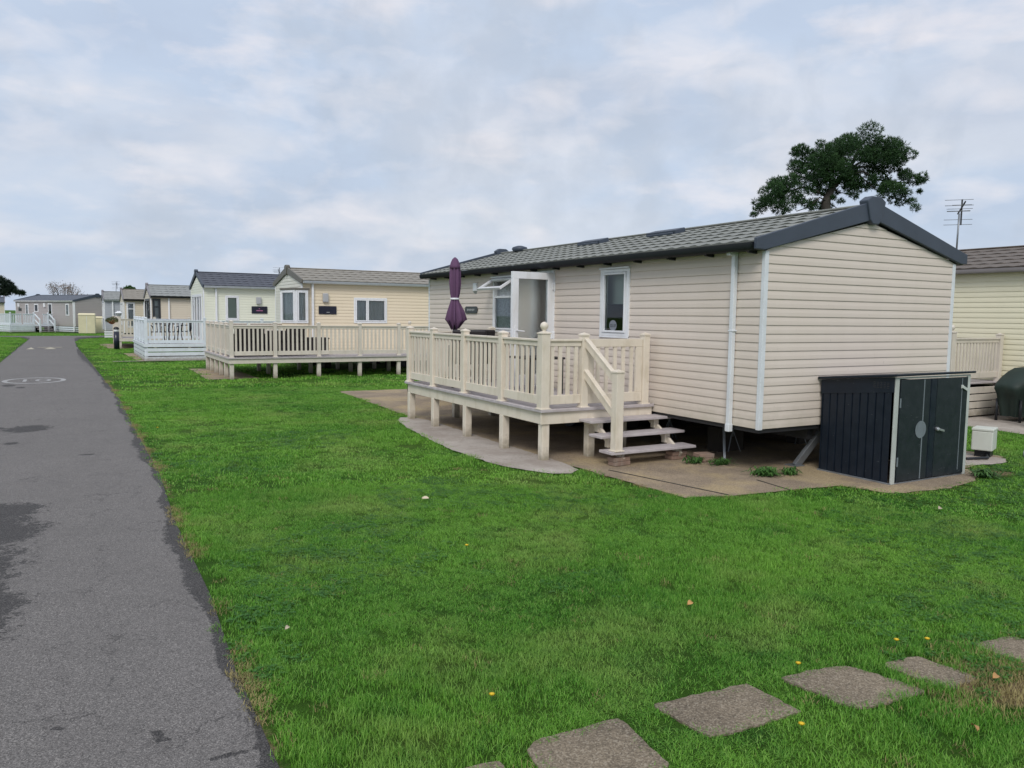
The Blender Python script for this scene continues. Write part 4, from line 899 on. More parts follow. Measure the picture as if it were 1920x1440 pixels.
mb.add([(-o_, -o_, hF), (wS+o_, -o_, hF+.004), (wS+o_, dS+.02, hB), (-o_, dS+.02, hB), (-o_, -o_, hF+.025), (wS+o_, -o_, hF+.029), (wS+o_, dS+.02, hB+.025), (-o_, dS+.02, hB+.025)], [(0, 3, 2, 1), (4, 5, 6, 7), (0, 1, 5, 4), (1, 2, 6, 5), (2, 3, 7, 6), (3, 0, 4, 7)]); mb.build('roof', M_SHED, sh, .006)
mb = MB(); mb.box(.0, .062, -.012, .005, .012, hF-.012); mb.box(wS-.055, wS, -.012, .005, .012, hF-.012); mb.box(.062, wS-.055, -.010, .005, hF-.03, hF-.012); mb.build('door_frame', M_SHEDW, sh, .003)
mid = .70
for i, (a_, b_, dz) in enumerate(((.075, mid-.008, 0), (mid+.008, wS-.065, 0))):
    mb = MB(); mb.box(a_, b_, -.022, -.002, .035, hF-.038); dr = mb.build('door', M_SHEDD, sh, .004)
    if i == 0:
        mb = MB(); mb.box(a_+.40-.008, a_+.40+.008, -.0245, -.021, .04, hF-.045); mb.build('worn_stripe', M_SHEDP, dr)
        mb = MB(); mb.add([(a_+.37+.095*math.cos(q), -.0262, .58+.095*math.sin(q)) for q in np.linspace(0, 2*math.pi, 29)[:-1]], [tuple(range(27, -1, -1))]); mb.build('worn_disc', M_SHEDP, dr)
        mb = MB(); mb.box(b_-.10, b_-.002, -.028, -.020, .04, hF-.04); mb.build('door_lip', M_SHED, dr, .002)
        for z_ in (.25, .88): mb = MB(); mb.box(a_-.010, a_+.010, -.027, -.02, z_-.05, z_+.05); mb.build('hinge', M_SHEDP, dr, .002)
    else:
        mb = MB(); mb.box(b_-.115, b_-.104, -.0245, -.021, .08, hF-.05); mb.build('worn_stripe', M_SHEDP, dr)
        mb = MB(); mb.tube([(a_+.02, -.022, .57), (a_+.02, -.05, .57)], .022, 10); mb.bar((a_+.02, -.05, .57), (a_+.12, -.052, .545), .014, .022); mb.build('handle', M_SILVER, dr, .002)
        mb = MB(); mb.box(b_-.13, b_-.09, -.03, -.022, 1.0, 1.04); mb.bar((b_-.115, -.035, 1.02), (b_-.03, -.035, .985), .012, .03); mb.build('latch', M_SHEDW, dr, .002)
mb = MB()
for r_i in range(4):
    for c_i in range(5): mb.box(-.0075, -.0045, .06+c_i*.04, .088+c_i*.04, hF-.115+r_i*.018-.02, hF-.107+r_i*.018-.02)
mb.build('vent_slots', M_STICKD, sh)
gm = thing('gas_meter_box', 'white plastic meter box on a black base, on the lawn right of the shed', 'meter box', (10.28, 5.72, 0), R_(20))
mb = MB(); mb.box(-.15, .15, -.12, .12, .10, .35); mb.build('cabinet', M_METER, gm, .012)
mb = MB(); mb.box(-.155, .155, -.125, .125, .35, .385); mb.build('lid', M_METER, gm, .01)
mb = MB(); mb.box(-.08, .12, -.09, .09, .0, .10); mb.tube([(-.1, -.05, .05), (-.3, -.1, .04), (-.5, .1, .03)], .018, 8); mb.tube([(.12, 0, .05), (.22, .0, .06), (.25, -.05, .02)], .014, 8); mb.build('base', M_BLACK, gm, .008)
tp = thing('standpipe_tap', 'small grey tap on a bent pipe standing in the grass beside the meter box', 'tap', (10.72, 5.45, 0))
mb = MB(); mb.tube([(0, 0, 0), (.0, 0, .07), (.05, 0, .13)], .012, 8); mb.build('pipe', M_GALV, tp)
mb = MB(); mb.box(.03, .10, -.012, .012, .12, .145); mb.build('lever', M_LAMP, tp, .003)
def rosette(x, y, r, n, name, lab, cat, grp, mat=M_WEED, hgt=.08, z0=.01):
    mb = MB()
    for k in range(n):
        a = random.uniform(0, 6.28); l = r*random.uniform(.35, 1); w_ = l*.045+.004; ox, oy = x+random.gauss(0, r*.35), y+random.gauss(0, r*.22); h = hgt*random.uniform(.4, 1.1)
        pts = [(0, 0), (.5, h*1.0), (1, h*.55)]; vs = []
        for t_, z_ in pts:
            ww = w_*(1-abs(t_-.45)*1.1); cx, cy = ox+math.cos(a)*l*t_, oy+math.sin(a)*l*t_; vs += [(cx-math.sin(a)*ww, cy+math.cos(a)*ww, z0+z_), (cx+math.sin(a)*ww, cy-math.cos(a)*ww, z0+z_)]
        mb.add(vs, [(0, 1, 3, 2), (2, 3, 5, 4)], False, random.random())
    o = mb.build(name, mat, None); tag(o, lab, cat, grp); return o
rosette(6.72, 6.10, .19, 150, 'weed', 'widest clump of weeds, growing out of the concrete near the galvanised leg', 'weed', 'weeds growing through the concrete base')
rosette(7.0, 6.0, .12, 80, 'weed', 'weed tuft on the shed side of the widest clump', 'weed', 'weeds growing through the concrete base')
rosette(6.50, 7.00, .13, 70, 'weed', 'low weed clump in front of the loose bricks', 'weed', 'weeds growing through the concrete base')
rosette(6.72, 6.78, .15, 80, 'weed', 'weed clump just right of the loose bricks at the foot of the leaning strut', 'weed', 'weeds growing through the concrete base')
rosette(8.95, 4.95, .2, 110, 'weed', 'weeds on the slab edge at the front right corner of the shed', 'weed', 'weeds growing through the concrete base')

# ------------------------------------------------------------------ the other homes along the road
FG = wallM
vb = caravan('pale yellow caravan with brown grey roof, square bay window and long cream deck', (6.2, 23.98, 0), 0, 7.6, 3.45, .55, 2.66, 3.2, (M_WALL_B, M_TILE_B, M_BROWNT, M_TRIMW, M_UPVC),
             openF=[(1.62, 2.72, 1.45, 2.25)], gable_mat=M_WALL_W, slope=.235, du=.05, oh=.16, course=.10)
Mb = wallM('front', 7.6, 3.45)
window(vb, Mb, 1.62, 2.72, 1.45, 2.25, mulls=(2.06,), curtain='net', fr=.05)
# angled bay on the road end
BP = [(.15, -.12), (-.22, -.13), (-.48, .57), (-.02, 2.0)]
bay = MB(); bay.prism([(.15, .0)]+BP, .55, 1.44); by = bay.build('bay', M_WALL_B, vb)
bay = MB(); bay.prism([(.20, .0), (.20, -.17), (-.25, -.18), (-.54, .56), (-.02, 2.1)], 2.44, 2.50); bay.build('bay_roof', M_BROWNT, by, .01)
for (a_, b_) in zip(BP[:-1], BP[1:]):
    a_, b_ = Vector((*a_, 0)), Vector((*b_, 0)); d = (b_-a_).normalized(); nrm = Vector((d.y, -d.x, 0))
    if nrm.dot((a_+b_)/2-Vector((1, 1.5, 0))) < 0: nrm = -nrm
    Mw = Matrix(((d.x, nrm.x, 0, a_.x), (d.y, nrm.y, 0, a_.y), (0, 0, 1, 0), (0, 0, 0, 1))); Lb = (b_-a_).length
    window(vb, Mw, 0.0, Lb, 1.44, 2.44, curtain='net', fr=.045)
mb = MB(Mb); mb.box(.28, .345, .015, .085, .55, 2.66); mb.build('downpipe', M_UPVC, vb, .006)
mb = MB(Mb); mb.box(.62, .80, .015, .10, 2.08, 2.36); mb.build('outside_lamp', M_LAMP, vb, .03)
mb = MB(Mb); mb.box(.50, 1.06, .015, .045, 1.72, 1.97); pq = mb.build('name_plaque', M_PLAQ, vb, .012)
mb = MB(Mb); mb.box(.74, .84, .045, .047, 1.77, 1.785); mb.build('plaque_relief', M_LETTER, pq)
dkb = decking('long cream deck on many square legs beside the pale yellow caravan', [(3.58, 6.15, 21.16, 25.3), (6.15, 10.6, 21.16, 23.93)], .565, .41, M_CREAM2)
mb = MB(); mb.box(3.58, 10.6, 21.15, 21.18, .41, .538); mb.box(3.57, 3.60, 21.18, 25.3, .41, .538); mb.build('fascia', M_CREAM2, dkb, .003)
mb = MB(); mb.box(3.55, 10.6, 21.12, 21.15, .535, .572); mb.box(3.54, 3.57, 21.15, 25.3, .535, .572); mb.build('nosing', M_BOARD, dkb)
xs_ = [3.65, 4.76, 5.93, 7.09, 8.25, 9.4, 10.5]; ys_ = [21.22, 22.0, 22.8, 23.6, 24.4, 25.2]
for i, x in enumerate(xs_): post(dkb, x, 21.22, .565, 1.46 if i else 1.50, M_CREAM2); leg(dkb, x, 21.24, .41, M_CREAM2)
for y in ys_[1:]: post(dkb, 3.65, y, .565, 1.45, M_CREAM2); leg(dkb, 3.64, y, .41, M_CREAM2)
for x in (4.9, 6.1, 7.3, 8.5):
    for y in (22.7, 24.0): leg(dkb, x, y, .41, M_CREAM2)
for a_, b_ in zip(xs_[:-1], xs_[1:]): railing(dkb, (a_, 21.22), (b_, 21.22), .565, 1.41, M_CREAM2, .115)
for a_, b_ in zip(ys_[:-1], ys_[1:]): railing(dkb, (3.65, a_), (3.65, b_), .565, 1.41, M_CREAM2, .115)
railing(dkb, (3.65, 25.2), (4.85, 25.2), .565, 1.41, M_CREAM2, .115); railing(dkb, (4.85, 25.2), (6.05, 25.2), .565, 1.41, M_CREAM2, .115)
mb = MB(); mb.lathe((8.62, 21.3, 1.45), [(.03, 0), (.05, .04), (.05, .08), (.01, .11)], 12); mb.build('post_cap', M_CREAM2, dkb)
grp = 'dark rattan seats on the long cream deck'
rattan_chair('leftmost dark rattan armchair behind the rail of the long cream deck', (4.2, 22.0, .565), R_(180), grp, w=.84, bh=.84, solid=True)
rattan_chair('dark rattan armchair just left of the second front post of the long deck', (4.88, 22.1, .565), R_(188), grp, w=.62, bh=.70, solid=True)
rattan_chair('dark rattan armchair right of the second post of the long deck', (5.45, 22.1, .565), R_(180), grp, w=.6, bh=.82, solid=True)
stg = thing('storage_box', 'low dark storage box on the long cream deck, right of the rattan seats', 'storage box', (6.1, 22.3, .565))
mb = MB(); mb.box(-.35, .35, -.25, .25, 0, .45); mb.build('body', M_RATTAN, stg, .01); mb = MB(); mb.box(-.37, .37, -.27, .27, .45, .49); mb.build('lid', M_RATTAN, stg, .01)

vc = caravan('pale green caravan with dark slate roof and tall glazed gable behind the white deck', (4.62, 32.7, 0), 0, 9.0, 3.5, .55, 2.70, 3.4, (M_WALL_C, M_TILE_C, M_NAVY, M_TRIMW, M_UPVC),
             openF=[(.80, 1.32, 1.42, 2.40), (2.75, 3.4, 1.35, 2.3)], openG0=[(.35, 3.15, .62, 2.45)], slope=.30, du=.05, oh=.20, course=.10, barge_h=(.12, .16))
Mc = wallM('front', 9.0, 3.5); Mg = wallM('g0', 9.0, 3.5)
window(vc, Mc, .80, 1.32, 1.42, 2.40, curtain='blind', fr=.05); window(vc, Mc, 2.75, 3.4, 1.35, 2.3, curtain='blind', fr=.05)
window(vc, Mg, .35, 3.15, .62, 2.45, mulls=(1.0, 1.75, 2.5), curtain='half', fr=.06)
mb = MB(Mc); mb.box(.42, .49, .015, .085, .55, 2.7); mb.build('downpipe', M_UPVC, vc, .006)
mb = MB(Mc); mb.box(1.98, 2.18, .015, .10, 2.08, 2.36); mb.build('outside_lamp', M_LAMP, vc, .02)
mb = MB(Mc); mb.box(1.80, 2.42, .015, .045, 1.70, 1.99); pq = mb.build('name_plaque', M_PLAQ, vc, .01)
mb = MB(Mc); mb.box(1.98, 2.24, .045, .047, 1.80, 1.835); mb.build('plaque_relief', M_PINKL, pq); mb = MB(Mc); mb.box(2.08, 2.12, .045, .047, 1.88, 1.91); mb.build('plaque_emblem', M_PINKL, pq)
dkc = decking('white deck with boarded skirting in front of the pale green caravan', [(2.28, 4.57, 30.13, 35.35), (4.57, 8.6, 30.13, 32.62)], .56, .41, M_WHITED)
mb = MB()
for k in range(3): mb.box(2.33, 8.6, 30.12, 30.145, .02+k*.152, .142+k*.152)
for k in range(3): mb.box(2.28, 2.305, 30.15, 35.35, .02+k*.152, .142+k*.152)
mb.build('skirting', M_WHITED, dkc, .003)
mb = MB(); mb.box(2.25, 8.6, 30.09, 30.12, .485, .60); mb.box(2.25, 2.28, 30.12, 35.37, .485, .60); mb.build('fascia', M_WHITED, dkc, .003)
xs_ = [2.34, 4.28, 6.3, 8.3]; ys_ = [30.19, 31.45, 32.75, 34.05, 35.3]
for x in xs_: post(dkc, x, 30.19, .0, 1.50, M_WHITED, w=.10)
for y in ys_[1:]: post(dkc, 2.34, y, .0, 1.50, M_WHITED, w=.10)
for a_, b_ in zip(xs_[:-1], xs_[1:]): railing(dkc, (a_, 30.19), (b_, 30.19), .56, 1.43, M_WHITED, .14)
for a_, b_ in zip(ys_[:-1], ys_[1:]): railing(dkc, (2.34, a_), (2.34, b_), .56, 1.43, M_WHITED, .14)
railing(dkc, (2.34, 35.3), (4.5, 35.3), .56, 1.43, M_WHITED, .14)
def metal_chair(lab, loc, rz):
    r = thing('metal_chair', lab, 'chair', loc, rz, 'black chairs on the white deck')
    mb = MB(); mb.box(-.24, .24, -.23, .23, .42, .45); mb.build('seat', M_BLACK, r, .01)
    mb = MB(); mb.tube([(-.23, .22, .44), (-.24, .30, .78), (0, .32, .82), (.24, .30, .78), (.23, .22, .44)], .022, 6)
    mb.build('back_frame', M_BLACK, r)
    for x in (-.12, 0, .12): mb = MB(); mb.tube([(x, .23, .45), (x, .31, .80)], .014, 5); mb.build('back_bar', M_BLACK, r)
    for s_ in (-1, 1):
        mb = MB(); mb.tube([(s_*.26, .26, .68), (s_*.29, 0, .67), (s_*.28, -.22, .62), (s_*.24, -.24, .42)], .018, 6); mb.build('armrest', M_BLACK, r)
        for y in (-.22, .22): mb = MB(); mb.tube([(s_*.22, y, .43), (s_*.26, y*1.25, 0)], .017, 6); mb.build('leg', M_BLACK, r)
    return r
metal_chair('leftmost black metal chair on the white deck', (2.85, 31.1, .56), R_(160)); metal_chair('middle black metal chair on the white deck', (3.3, 31.2, .56), R_(200)); metal_chair('rightmost black metal chair, at the table on the white deck', (3.75, 31.9, .56), R_(250))
gt = thing('garden_table', 'dark round table on the white deck among black chairs', 'table', (3.2, 32.0, .56))
mb = MB(); mb.lathe((0, 0, .70), [(.02, 0), (.5, 0), (.5, .03), (.02, .03)], 24, False); mb.build('table_top', M_BLACK, gt); 
mb = MB(); mb.lathe((0, 0, 0), [(.22, 0), (.22, .02), (.03, .05), (.03, .70)], 14); mb.build('pedestal', M_BLACK, gt)

vd = caravan('beige caravan with dark framed corner window and grey tiled roof, third along the road', (3.55, 42.5, 0), 0, 9.0, 3.4, .5, 2.42, 3.1, (M_WALL_D, M_TILE_D, M_GREYT, M_BLACK, M_UPVC),
             openF=[(.10, .42, .75, 2.36)], openG0=[(.4, 3.0, .75, 2.36)], slope=.31, du=.05, oh=.18, course=.11)
window(vd, wallM('front', 9, 3.4), .06, .44, .75, 2.36, curtain='half', fr=.055, mat=M_DARKW, trans=1.95); window(vd, wallM('g0', 9, 3.4), .4, 3.0, .75, 2.36, mulls=(1.7,), curtain='half', mat=M_DARKW, fr=.06)
mb = MB(wallM('front', 9, 3.4)); mb.box(.78, .85, .015, .085, .5, 2.42); mb.build('downpipe', M_UPVC, vd, .006)
dkd = decking('cream deck with hanging basket in front of the beige caravan', [(1.98, 3.5, 40.1, 45.9), (3.5, 7.0, 40.1, 42.42)], .50, .38, M_CREAM2)
mb = MB(); mb.box(1.98, 7, 40.08, 40.11, .34, .475); mb.box(1.96, 1.98, 40.11, 45.9, .34, .475); mb.build('fascia', M_CREAM2, dkd, .003)
xs_ = [2.04, 3.5, 5.0, 6.9]; ys_ = [40.16, 41.6, 43.0, 44.4, 45.8]
for x in xs_: post(dkd, x, 40.16, .50, 1.44, M_CREAM2, w=.11); leg(dkd, x, 40.16, .36, M_CREAM2)
for y in ys_[1:]: post(dkd, 2.04, y, .50, 1.44, M_CREAM2, w=.11); leg(dkd, 2.04, y, .36, M_CREAM2)
for a_, b_ in zip(xs_[:-1], xs_[1:]): railing(dkd, (a_, 40.16), (b_, 40.16), .5, 1.37, M_CREAM2, .15, .07)
for a_, b_ in zip(ys_[:-1], ys_[1:]): railing(dkd, (2.04, a_), (2.04, b_), .5, 1.37, M_CREAM2, .15, .07)
for k, (x, y) in enumerate(((2.04, 41.6), (2.04, 40.16))):
    l = thing('deck_lantern', ['small white lantern on the second post of the far cream deck', 'small white lantern on the corner post of the far cream deck'][k], 'lantern', (x, y, 1.487), 0, 'white lanterns on the far cream deck')
    mb = MB(); mb.lathe((0, 0, 0), [(.05, 0), (.03, .03), (.07, .05), (.09, .14)], 12); mb.build('glass', M_LAMP, l); mb = MB(); mb.lathe((0, 0, .14), [(.14, 0), (.12, .03), (.05, .07), (.01, .10)], 12); mb.build('cap', M_UPVC, l)
bk = thing('hanging_basket', 'hanging basket of faded flowers on the corner of the far cream deck', 'hanging basket', (1.72, 40.3, 1.30))
mb = MB(); mb.lathe((0, 0, -.18), [(.05, 0), (.16, .08), (.20, .18)], 14); mb.build('basket', M_TERRA, bk)
mb = MB()
for k in range(700):
    v = Vector(rng.normal(0, 1, 3)).normalized()*random.uniform(.7, 1)*.28; v.z = abs(v.z)*.75-.06; t1 = Vector(rng.normal(0, 1, 3))*.03; t2 = Vector(rng.normal(0, 1, 3))*.03
    mb.add([v, v+t1, v+t2], [(0, 1, 2)], False, random.random())
mb.build('flowers', M_BASKET, bk)
mb = MB(); mb.tube([(0, 0, -.05), (0, 0, .16), (.12, -.02, .18), (.30, -.1, .02)], .012, 5); mb.build('bracket', M_BLACK, bk)
bo = thing('bollard', 'dark blue bollard with a white band and black top beside the road', 'bollard', (1.84, 39.2, 0))
mb = MB(); mb.lathe((0, 0, 0), [(.115, 0), (.115, .80)], 18); mb.build('shaft', M_PLAQ, bo); mb = MB(); mb.lathe((0, 0, .80), [(.10, 0), (.10, .11)], 18); mb.build('white_band', M_UPVC, bo); mb = MB(); mb.lathe((0, 0, .91), [(.118, 0), (.118, .04), (.08, .10), (.02, .115)], 18); mb.build('cap', M_BLACK, bo)
mb = MB(); mb.tube([(0, 0, .8), (0, 0, .91)], .02, 6)

ve = caravan('tan caravan with pale grey tiled roof, fourth along the road', (2.72, 49.0, 0), 0, 8.5, 3.3, .5, 2.32, 3.0, (M_WALL_E, M_TILE_B, M_GREYT, M_BLACK, M_UPVC), openF=[(.12, .55, .8, 2.22)], openG0=[(.4, 2.9, .9, 2.22)], slope=.32, du=.1, oh=.16, course=.11)
window(ve, wallM('front', 8.5, 3.3), .12, .55, .8, 2.22, curtain='half', trans=1.85); window(ve, wallM('g0', 8.5, 3.3), .4, 2.9, .9, 2.22, mulls=(1.2, 2.1), curtain='half')
mb = MB(wallM('front', 8.5, 3.3)); mb.box(.98, 1.05, .015, .085, .5, 2.3); mb.build('downpipe', M_UPVC, ve, .006)
vf = caravan('blue grey caravan, smallest looking in the row, beyond the tan one', (1.98, 55.5, 0), 0, 8.5, 3.3, .5, 2.38, 3.0, (M_WALL_F, M_TILE_D, M_GREYT, M_UPVC, M_UPVC), openG0=[(.6, 2.7, 1.2, 2.2)], slope=.28, du=.1, oh=.16, course=.11)
window(vf, wallM('g0', 8.5, 3.3), .6, 2.7, 1.2, 2.2, mulls=(1.6,)); mb = MB(wallM('front', 8.5, 3.3))
for k in range(3): mb.box(-.05, 8.5, .03, .05, .05+k*.15, .17+k*.15)
mb.build('skirting', M_UPVC, vf); mb = MB(wallM('front', 8.5, 3.3)); mb.box(.42, .50, .015, .10, .5, 2.38); mb.build('downpipe', M_UPVC, vf, .006)

# far home across the end of the road, turned towards us, and its deck and boxes
VG0 = Vector((0.42, 69.0, 0)); PHI = R_(-62.2); dG = Vector((math.cos(PHI), math.sin(PHI), 0)); oG = VG0-dG*9.0
MFm = wallM('front', 9.0, 3.6)
vg = caravan('grey caravan across the end of the road, seen corner on', tuple(oG), PHI, 9.0, 3.6, .5, 2.40, 2.95, (M_WALL_G, M_TILE_G, M_NAVY, M_UPVC, M_UPVC),
             openF=[(7.75, 8.25, 1.30, 2.22), (5.15, 5.75, .62, 2.25), (3.0, 3.65, 1.55, 2.2), (1.6, 2.1, 1.3, 2.2)], slope=.25, du=.15, oh=.12, tile=False, course=.12)
window(vg, MFm, 7.75, 8.25, 1.30, 2.22, curtain='half'); window(vg, MFm, 5.15, 5.75, .62, 2.25, curtain=None, name='door'); window(vg, MFm, 3.0, 3.65, 1.55, 2.2, curtain=None); window(vg, MFm, 1.6, 2.1, 1.3, 2.2, curtain='half')
for u_ in (4.7, .62): mb = MB(MFm); mb.box(u_-.10, u_+.10, .015, .12, 1.95, 2.25); mb.build('outside_lamp', M_UPVC, vg, .02)
mb = MB(MFm); mb.box(.5, .95, .015, .04, 1.62, 1.85); mb.build('name_plaque', M_SLATE, vg)
mb = MB(MFm); mb.box(8.93, 9.0, .02, .10, .1, 2.4); mb.build('downpipe', M_UPVC, vg)
mb = MB(MFm)
for k in range(3): mb.box(6.2, 9.03, .03, .05, .05+k*.15, .16+k*.15)
mb.build('skirting', M_WHITED, vg)
mb = MB(wallM('g1', 9.0, 3.6))
for k in range(3): mb.box(0, 3.6, .03, .05, .05+k*.15, .16+k*.15)
mb.build('skirting', M_WHITED, vg)
MG = Matrix.Translation(oG) @ Matrix.Rotation(PHI, 4, 'Z')
dg = decking('white deck with skirting and steps in front of the far grey caravan', [], 0, 0, M_WHITED) if False else thing('decking', 'white deck with skirting and steps in front of the far grey caravan', 'decking', tuple(oG), PHI, 'raised decks with railings beside the caravans')
mb = MB(); mb.box(0, 6.1, -3.3, -.06, .50, .56); mb.build('deck_boards', M_BOARD, dg)
mb = MB()
for k in range(3): mb.box(0, 6.12, -3.33, -3.30, .04+k*.15, .165+k*.15); mb.box(6.10, 6.13, -3.3, -1.6, .04+k*.15, .165+k*.15)
mb.box(0, 6.14, -3.34, -3.31, .50, .60); mb.box(6.11, 6.14, -3.3, -.06, .46, .60); mb.build('skirting', M_WHITED, dg)
for x, y in ((6.05, -3.25), (6.05, -1.55), (6.05, -.5), (4.0, -3.25), (2.0, -3.25), (.1, -3.25)): post(dg, x, y, 0, 1.5, M_WHITED)
railing(dg, (6.05, -3.25), (6.05, -2.4), .56, 1.42, M_WHITED, .13, .06); railing(dg, (6.05, -2.4), (6.05, -1.55), .56, 1.42, M_WHITED, .13, .06); railing(dg, (6.05, -.95), (6.05, -.1), .56, 1.42, M_WHITED, .13, .06)
for a_, b_ in ((4, 6.05), (2, 4), (.1, 2)): railing(dg, (a_, -3.25), (b_, -3.25), .56, 1.42, M_WHITED, .13, .06)
for k in range(3): mb = MB(); mb.box(6.15+.25*k, 6.42+.25*k, -1.5, -.45, .37-.15*k, .41-.15*k); mb.build('step_tread', M_BOARD, dg)
for y in (-1.5, -.42): mb = MB(); mb.bar((6.1, y, 1.38), (6.85, y, .95), .05, .08); mb.bar((6.1, y, .95), (6.85, y, .5), .05, .08); mb.box(6.8, 6.9, y-.05, y+.05, 0, .98); mb.build('handrail', M_WHITED, dg)
def box_shed(lab, x, y, rz, w_, d_, h_):
    r = thing('garden_box', lab, 'storage box', (x, y, 0), rz, 'cream storage boxes by the far grey caravan')
    mb = MB(); mb.box(-w_/2, w_/2, -d_/2, d_/2, 0, h_-.14); mb.build('body', M_BOXC, r, .02)
    mb = MB(); mb.add([(-w_/2-.03, -d_/2-.04, h_-.14), (w_/2+.03, -d_/2-.04, h_-.14), (w_/2+.03, d_/2, h_-.10), (-w_/2-.03, d_/2, h_-.10), (-w_/2+.03, -d_/2+.15, h_), (w_/2-.03, -d_/2+.15, h_), (w_/2-.03, d_/2-.03, h_), (-w_/2+.03, d_/2-.03, h_)], [(0, 3, 2, 1), (4, 5, 6, 7), (0, 1, 5, 4), (1, 2, 6, 5), (2, 3, 7, 6), (3, 0, 4, 7)]); mb.build('lid', M_BOXC, r, .01)
    mb = MB(); mb.box(-.012, .012, -d_/2-.012, -d_/2, .05, h_-.2); mb.build('door_edge', M_TRIMW, r)
box_shed('taller cream plastic storage box in front of the far grey gable', 1.22, 67.9, R_(-6), 1.12, .75, 1.52); box_shed('lower cream storage box half hidden behind the row of caravans', 2.28, 69.3, R_(-6), .9, .7, 1.28)
vh = caravan('cream caravan at the left edge, beyond the far grey one', (-11.2, 84, 0), R_(4), 6.2, 3.4, .5, 2.30, 2.9, (M_WALL_D, M_TILE_G, M_GREYT, M_GREYT, M_UPVC), openF=[(4.7, 5.15, 1.2, 2.0)], slope=.26, du=.2, tile=False, course=.12)
window(vh, wallM('front', 6.2, 3.4), 4.7, 5.15, 1.2, 2.0, curtain=None)

# neighbour on the right
LR = 9.6
vr = caravan('cream caravan at the right edge with a brown tiled roof and grey gutter', (15.25, 13.2, 0), R_(-90), LR, 3.6, .55, 2.68, 3.2, (M_WALL_R, M_TILE_R, M_BROWNT, M_GREYT, M_UPVC), slope=.27, du=.04, oh=.16, course=.098, group='static caravans standing beside the road')
dkr = decking('cream deck with boarded skirting along the right hand caravan', [(13.55, 15.2, 8.2, 12.6)], .64, .5, M_CREAM2)
mb = MB()
for k in range(4): mb.box(13.6, 15.2, 8.17, 8.195, .04+k*.135, .155+k*.135); mb.box(13.55, 13.575, 8.2, 12.6, .04+k*.135, .155+k*.135)
mb.build('skirting', M_CREAM2, dkr, .003)
post(dkr, 13.62, 8.26, .0, 1.54, M_CREAM2, True, .12); post(dkr, 15.14, 8.26, .0, 1.50, M_CREAM2); railing(dkr, (13.62, 8.26), (15.14, 8.26), .66, 1.45, M_CREAM2, .10, .045)
for a_, b_ in ((8.26, 9.7), (9.7, 11.1), (11.1, 12.5)): railing(dkr, (13.62, a_), (13.62, b_), .66, 1.45, M_CREAM2, .11); post(dkr, 13.62, b_, .0, 1.50, M_CREAM2)
gp_ = thing('rail_post', 'cream post with a short rail at the right edge, nearer than the covered barbecue', 'post', (13.75, 6.86, 0))
mb = MB(); mb.box(-.05, .05, -.05, .05, 0, 1.02); mb.build('post', M_CREAM, gp_, .006); mb = MB(); mb.box(.05, 1.0, -.025, .025, .80, .93); mb.box(.05, 1.0, -.02, .02, .32, .42); mb.build('rail', M_CREAM, gp_, .004)
bb = thing('covered_barbecue', 'barbecue under a dark green cover against the right hand deck', 'barbecue', (14.72, 7.56, 0))
mb = MB(); n = 28; vs = []
lv = [(.10, .86, .24), (.36, .95, .28), (.50, 1.0, .31), (.60, 1.12, .34), (.68, 1.08, .34), (.80, .78, .30), (.90, .50, .24), (.965, .30, .16), (.985, .08, .05)]
for zi, (z_, sx, sy) in enumerate(lv):
    for k in range(n):
        a = 2*math.pi*k/n; wv = 1+(.08*math.cos(7*a+zi*.4)+.05*math.cos(11*a+.6*zi))*(1 if zi < 4 else .4)
        ex = lambda c: math.copysign(abs(c)**.6, c)
        vs.append((ex(math.cos(a))*sx*.50*wv, ex(math.sin(a))*sy*.9*wv, z_*.97))
mb.add(vs, [(i*n+k, i*n+(k+1) % n, (i+1)*n+(k+1) % n, (i+1)*n+k) for i in range(len(lv)-1) for k in range(n)]+[tuple((len(lv)-1)*n+k for k in range(n))], True); mb.build('cover', M_COVER, bb)
for x, y in ((-.45, -.2), (.45, -.2), (-.45, .2), (.45, .2)): mb = MB(); mb.tube([(x, y, 0), (x, y, .40)], .025, 6); mb.build('leg', M_BLACK, bb)
# television aerials
def aerial(lab, x, y, z0, h, k=1.0, rz=0.0):
    r = thing('television_aerial', lab, 'aerial', (x, y, z0), rz, 'television aerials on the roofs')
    mb = MB(); mb.tube([(0, 0, 0), (.01, 0, h)], .022*k, 8); mb.build('mast', M_GALV, r)
    zc = h+.04
    mb = MB(); mb.bar((.02, .3*k, zc-.02), (.05, -.5*k, zc+.16), .028*k, .028*k); mb.bar((.06, .05, zc-.34*k), (.06, .05, zc+.32*k), .035*k, .035*k); mb.build('boom', M_DARKST, r)
    for q, (yy, zz3, hl, rd) in enumerate([(.05, .31, .33, .007), (.0, .16, .33, .008), (-.1, .06, .30, .007), (.05, .02, .27, .014), (.05, -.20, .33, .007), (.05, -.33, .33, .007), (-.4, .12, .22, .006)]):
        mb = MB(); mb.tube([(-hl*k, yy*k, zc+zz3*k), (hl*k, yy*k, zc+zz3*k)], rd*k, 6); mb.build('element', M_GALV, r)
    return r
aerial('large aerial on a tall mast above the right hand caravan', 17.05, 10.35, 3.2, .90, .84, R_(-50))
aerial('tiny aerial peeping over the slate roof of the pale green caravan', 9.4, 41.0, 2.9, .85, .8, R_(-20))
aerial('tiny aerial above the ridge of the tan caravan', 2.9, 60.5, 2.9, .55, .8, R_(-10))
aerial('tiny aerial on the cream caravan at the left edge', -5.6, 85.6, 2.9, .5, .8, R_(-10))

